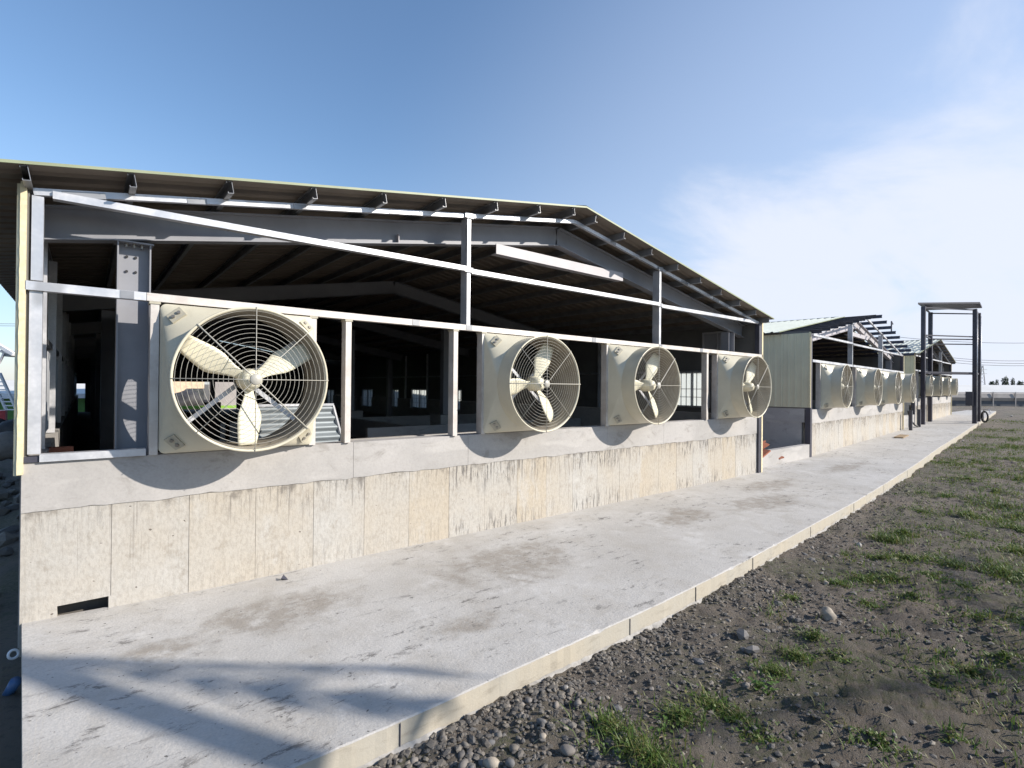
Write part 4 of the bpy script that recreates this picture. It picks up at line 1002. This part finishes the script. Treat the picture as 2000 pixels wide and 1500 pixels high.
# ------------------------------------------------------------------ stones, gravel, grass
def gp_(px, py, z=-0.15):
    d = fw+r2*(px-1000)/FPX+u2*(750-py)/FPX; t = (z-CAM.z)/d.z; p = CAM+d*t; return p.x, p.y
for i, (px, py, r, m, sub, lb) in enumerate((
        (1617, 1206, 0.085, 'pale_rock', 3, 'pale rounded boulder, biggest stone on the dirt right of the slab'),
        (1452, 1245, 0.07, 'rock', 1, 'angular grey stone left of the pale boulder beside the slab'),
        (1612, 1140, 0.045, 'pale_rock', 1, 'pale chip of stone on the dirt just above the boulder'),
        (1677, 1060, 0.05, 'cement', 1, 'white lump of cement beside the tall grass clump'),
        (1470, 1275, 0.06, 'rock', 1, 'dark cracked stone just below the angular grey stone'),
        (1060, 1442, 0.03, 'pale_rock', 2, 'pale pebble between slab edge and grass at the bottom'),
        (1108, 1472, 0.045, 'rock', 2, 'grey cobble beside the grass at the bottom edge'),
        (960, 1490, 0.05, 'pale_rock', 2, 'tan cobble at the bottom edge below the slab'),
        (905, 1490, 0.035, 'rock', 2, 'small grey cobble near the slab foot at the bottom edge'),
        (1105, 1340, 0.022, 'cement', 1, 'tiny white chip on the gravel near the slab edge'),
        (1880, 868, 0.06, 'cement', 1, 'white lump lying on the grass far right of the tower'),
        (1976, 824, 0.10, 'cement', 1, 'white lump on the far right grass below the shed'))):
    x, y = gp_(px, py); z = ground_h(x, y); b = MB(); rock(b, Vector((0, 0, 0)), r, 40+i, sub)
    o = b.build('stone', M[m], None, fix=False, loc=(x, y, z+r*0.3)); tag(o, lb, 'stone')
rn = random.Random(21); gv = MB(); cnt = 0
while cnt < 26000:
    x = rn.uniform(0.9, 15) if rn.random() < 0.45 else rn.uniform(0.9, 6.5); d = rn.random()**1.6*3.6+0.03; y = edge_y(x)-d
    dn = 0.5+fbm(x*0.9, y*0.9, 7)*1.2+(0.5 if d < 0.9 else -0.05)
    if rn.random() > dn: continue
    r = 0.004+0.022*rn.random()**5+(0.018*rn.random()**4 if x < 3.2 else 0)
    rock(gv, Vector((x, y, ground_h(x, y)+r*0.15)), r, cnt % 97, 1, 0, 0.5); cnt += 1
kind(gv.build('gravel', M['gravel'], fix=False), 'stuff')
rn = random.Random(33); cb = MB()
for i in range(110):
    x = rn.uniform(1.0, 3.3); d = rn.random()*0.75+0.06; y = edge_y(x)-d; r = rn.uniform(0.014, 0.036)
    rock(cb, Vector((x, y, ground_h(x, y)+r*0.25)), r, i, 2)
for i in range(160):
    x = rn.uniform(3.2, 9); d = rn.random()*1.1+0.06; y = edge_y(x)-d; r = 0.012+0.035*rn.random()**2
    rock(cb, Vector((x, y, ground_h(x, y)+r*0.05)), r, i+200, 1, 0, 0.5)
kind(cb.build('pebbles', M['rock'], fix=False), 'stuff')

def blade_(b, x, y, z, h, w, lean, az):
    dx, dy = cos(az), sin(az); px_, py_ = -dy*w, dx*w
    vs = []
    for t in (0, 0.4, 0.75):
        o = lean*t*t; k = (1-0.25*t); vs += [(x+dx*o*h-px_*k, y+dy*o*h-py_*k, z+h*t*(1-0.25*lean*t)), (x+dx*o*h+px_*k, y+dy*o*h+py_*k, z+h*t*(1-0.25*lean*t))]
    vs.append((x+dx*lean*h, y+dy*lean*h, z+h*(1-0.3*lean)))
    b.add(vs, [(0, 1, 3, 2), (2, 3, 5, 4), (4, 5, 6)], 0, True)
gb = MB(); rn = random.Random(44)
clumps = [(1195, 1420, .16, .13), (1230, 1465, .18, .14), (1330, 1400, .16, .11), (1390, 1375, .15, .10), (1280, 1490, .2, .13), (1440, 1400, .12, .08), (1510, 1315, .14, .10), (1555, 1285, .14, .09), (1590, 1250, .12, .08),
          (1735, 1055, .22, .19), (1765, 1045, .18, .15), (1720, 1090, .16, .10), (1690, 1130, .22, .10), (1640, 1140, .15, .08), (1740, 1130, .2, .1), (1860, 1110, .28, .12), (1900, 1095, .25, .11), (1960, 1120, .3, .14), (1990, 1080, .3, .15),
          (1940, 1195, .22, .11), (1905, 1215, .15, .09), (1990, 1170, .2, .1), (1900, 1010, .4, .13), (1960, 990, .45, .15), (1990, 940, .5, .16), (1850, 970, .4, .10), (1930, 920, .6, .12), (1980, 880, .8, .13), (1800, 1000, .3, .08),
          (1780, 1170, .2, .06), (1480, 1440, .12, .06), (1545, 1165, .1, .07), (1890, 880, .8, .10), (1960, 850, 1.0, .12), (1850, 905, .5, .08), (1990, 1010, .4, .13), (1720, 1460, .15, .06), (1870, 1450, .1, .08),
          (1930, 1060, .45, .10), (1985, 1130, .35, .10), (1880, 1150, .3, .07), (1820, 1130, .3, .07), (1770, 1090, .3, .09), (1975, 1215, .3, .08), (1940, 960, .8, .11), (1890, 940, .7, .09), (1990, 905, .9, .12), (1840, 1040, .4, .07), (1990, 1040, .6, .12),
          (1960, 890, 1.2, .11), (1900, 905, 1.0, .09), (1930, 860, 1.5, .12), (1990, 835, 2.0, .13), (1985, 865, 1.6, .12), (1700, 1180, .2, .05), (1800, 1210, .2, .05), (1640, 1290, .15, .05), (1960, 1290, .2, .06), (1900, 1310, .2, .05), (1830, 1330, .2, .05)]
for px, py, rad, h in clumps:
    x0_, y0_ = gp_(px, py)
    spread = rn.uniform(1.0, 2.3) if py < 1240 and px > 1780 else 1.0
    for _ in range(int(420*max(0.45, min(4.5, rad/0.16)))):
        a, q = rn.uniform(0, 2*pi), abs(rn.gauss(0, 0.6)); x, y = x0_+cos(a)*q*rad*spread, y0_+sin(a)*q*rad*1.3*spread
        if spread > 1 and fbm(x*2.2, y*2.2, 6) < -0.12: continue
        if y > edge_y(x)-0.05: continue
        if rn.random() < 0.35:      # small round leaves between the blades
            c_ = Vector((x, y, ground_h(x, y)+rn.uniform(0.004, 0.45*h))); s_ = rn.uniform(0.005, 0.013)*(1+0.05*x); n_ = Vector((rn.gauss(0, .5), rn.gauss(0, .5), 1)).normalized(); u_ = n_.orthogonal().normalized(); v_ = n_.cross(u_)
            gb.add([c_+u_*s_, c_+(u_+v_)*s_*0.6, c_+v_*s_*0.7, c_-u_*s_*0.9, c_-v_*s_*0.7], [(0, 1, 2, 3, 4)])
            continue
        blade_(gb, x, y, ground_h(x, y)-0.005, h*rn.uniform(0.15, 0.85)*(1 if rn.random() < 0.8 else 1.35), rn.uniform(0.0016, 0.0036)*(1+0.05*x), rn.uniform(0.2, 1.5), rn.uniform(0, 2*pi))
cnt = 0
while cnt < 17000:
    x = rn.uniform(2.0, 30); y = edge_y(x)-0.5-rn.random()*(3.6 if x < 9 else 9)
    nn = fbm(x*0.8, y*0.8, 2)+0.25*fbm(x*3, y*3, 5)
    d = edge_y(x)-y
    if nn+0.12*d-0.24 < rn.uniform(0.0, 0.55): continue
    for _ in range(3): blade_(gb, x+rn.gauss(0, .03), y+rn.gauss(0, .03), ground_h(x, y)-0.004, rn.uniform(0.02, 0.075)*(1+0.02*x), rn.uniform(0.0018, 0.0035)*(1+0.06*x), rn.uniform(0.3, 1.2), rn.uniform(0, 2*pi))
    cnt += 1
kind(gb.build('grass', M['grass'], fix=False), 'stuff')
# dry straw bits
sb = MB()
for i in range(110):
    x = rn.uniform(2, 10); y = edge_y(x)-0.3-rn.random()*2.8; a = rn.uniform(0, 6.28); l = rn.uniform(0.02, 0.09); z = ground_h(x, y)+0.008
    sb.bar((x, y, z), (x+cos(a)*l, y+sin(a)*l, z+rn.uniform(0, 0.012)), 0.003, 0.003)
kind(sb.build('straw_litter', M['straw'], fix=False), 'stuff')
# broad-leaved weeds
def weed(px, py, n, s, label):
    x, y = gp_(px, py); z = ground_h(x, y); w = empty('weed', (x, y, z), label, 'weed', 0, 'broad-leaved weeds on the dirt')
    r = random.Random(int(px))
    st = MB(); 
    for k in range(n):
        a = r.uniform(0, 2*pi); rad = r.uniform(0.02, 0.9)*s; h = r.uniform(0.25, 0.9)*s; tip = Vector((cos(a)*rad, sin(a)*rad, h))
        st.tube([(0, 0, 0), tip*0.6+Vector((0, 0, 0.1*s)), tip], [0.0025, 0.002, 0.0015], 4)
        L_ = s*r.uniform(0.22, 0.4); d = Vector((cos(a), sin(a), r.uniform(-0.5, 0.2))).normalized(); q = d.cross(Vector((0, 0, 1))).normalized(); upn = q.cross(d)
        pts = [tip, tip+d*L_*0.3+q*L_*0.36+upn*0.1*L_, tip+d*L_*0.7+q*L_*0.27+upn*0.08*L_, tip+d*L_, tip+d*L_*0.7-q*L_*0.27+upn*0.08*L_, tip+d*L_*0.3-q*L_*0.36+upn*0.1*L_, tip+d*L_*0.5-upn*0.03*L_]
        b = MB(); b.add(pts, [(0, 1, 6), (1, 2, 6), (2, 3, 6), (3, 4, 6), (4, 5, 6), (5, 0, 6)], 0, True); b.build('leaf', M['weed'], w, fix=False)
    st.build('stem', M['weed'], w)
weed(1478, 1345, 16, 0.13, 'bright broad-leaved weed beside the grass below the boulder')
weed(1500, 1352, 10, 0.10, 'smaller broad-leaved weed just right of the bright one')
weed(1297, 1425, 12, 0.09, 'low broad-leaved weed among the grass near the bottom edge')
weed(1440, 1335, 7, 0.07, 'sprig of weed left of the bright broad-leaved one')

# ------------------------------------------------------------------ palms added out of view to throw the soft shadows
def palm(x, y, top, label, fronds):
    P = empty('shadow_palm', (x, y, -0.2), label, 'tree', 0, 'added shadow-casting palms out of view')
    b = MB(); b.tube([(0, 0, 0), (0.05, 0, top[2]*0.4), (top[0]*0.6, top[1]*0.6, top[2]*0.75), top], [0.16, 0.13, 0.12, 0.11], 10); b.build('trunk', M['bark'], P)
    T_ = Vector(top); r = random.Random(int(x*10))
    for end, droop, wd in fronds:
        e = Vector(end); b = MB(); pts = [T_]
        for k in range(1, 15):
            t = k/14; p = T_.lerp(e, t); p.z += droop*4*t*(1-t); pts.append(p)
        b.tube(pts, [0.03*(1-0.8*i/14)+0.004 for i in range(15)], 5)
        for i in range(2, 15):
            for q in range(3):
                if r.random() < 0.3: continue
                p = pts[i].lerp(pts[i-1], q/3); d = (pts[i]-pts[i-1]).normalized(); sdv = d.cross(Vector((0, 0, 1)))
                if sdv.length < 0.1: sdv = Vector((r.gauss(0, 1), r.gauss(0, 1), 0))
                sdv.normalize()
                for sg in (-1, 1):
                    l = wd*r.uniform(0.5, 1.9); v = (sdv*sg*0.9+d*0.6+Vector((0, 0, -0.75))).normalized()*l; w_ = d*0.022
                    b.add([p-w_, p+w_, p+v*0.6+w_*1.2, p+v, p+v*0.6-w_], [(0, 1, 2, 4), (2, 3, 4)])
        b.build('frond', M['frond'], P, fix=False)
# hanging-frond targets: a shadow at (x, y, 0) is cast from (x + .85 t, y - t, .68 t)
def src(x, y, t): return Vector((x+0.85*t, y-t, 0.68*t))
def palm_for(base, shadow_lines, t, label, wd):
    bx, by = base; o = Vector((bx, by, -0.2)); fr = []
    top = None
    for (a, c, tt, dr) in shadow_lines: fr.append((src(c[0], c[1], tt)-o, dr, wd))
    a = shadow_lines[0][0]; top = src(a[0], a[1], t)-o
    palm(bx, by, tuple(top), label, fr)
palm_for((7.2, -11.4), [((-0.1, -0.5), (2.25, -2.5), 7.4, 0.0), ((-0.1, -0.5), (2.1, -2.95), 7.6, 0.12), ((-0.1, -0.5), (-2.5, -1.5), 8.5, 0.5), ((-0.1, -0.5), (-2.2, 0.9), 9.0, 0.3), ((-0.1, -0.5), (-1.9, -3.4), 8.0, 0.6)], 9.6, 'added palm out of view that casts the soft bands on the slab', 0.24)
palm_for((13.6, -13.4), [((6.9, -5.8), (3.5, -4.15), 7.9, 0.1), ((6.9, -5.8), (9.5, -6.5), 8, 0.5), ((6.9, -5.8), (8.2, -8.2), 7.5, 0.5), ((6.9, -5.8), (10.0, -4.6), 8.8, 0.4)], 8.2, 'second added palm out of view that casts the streak across the dirt', 0.16)
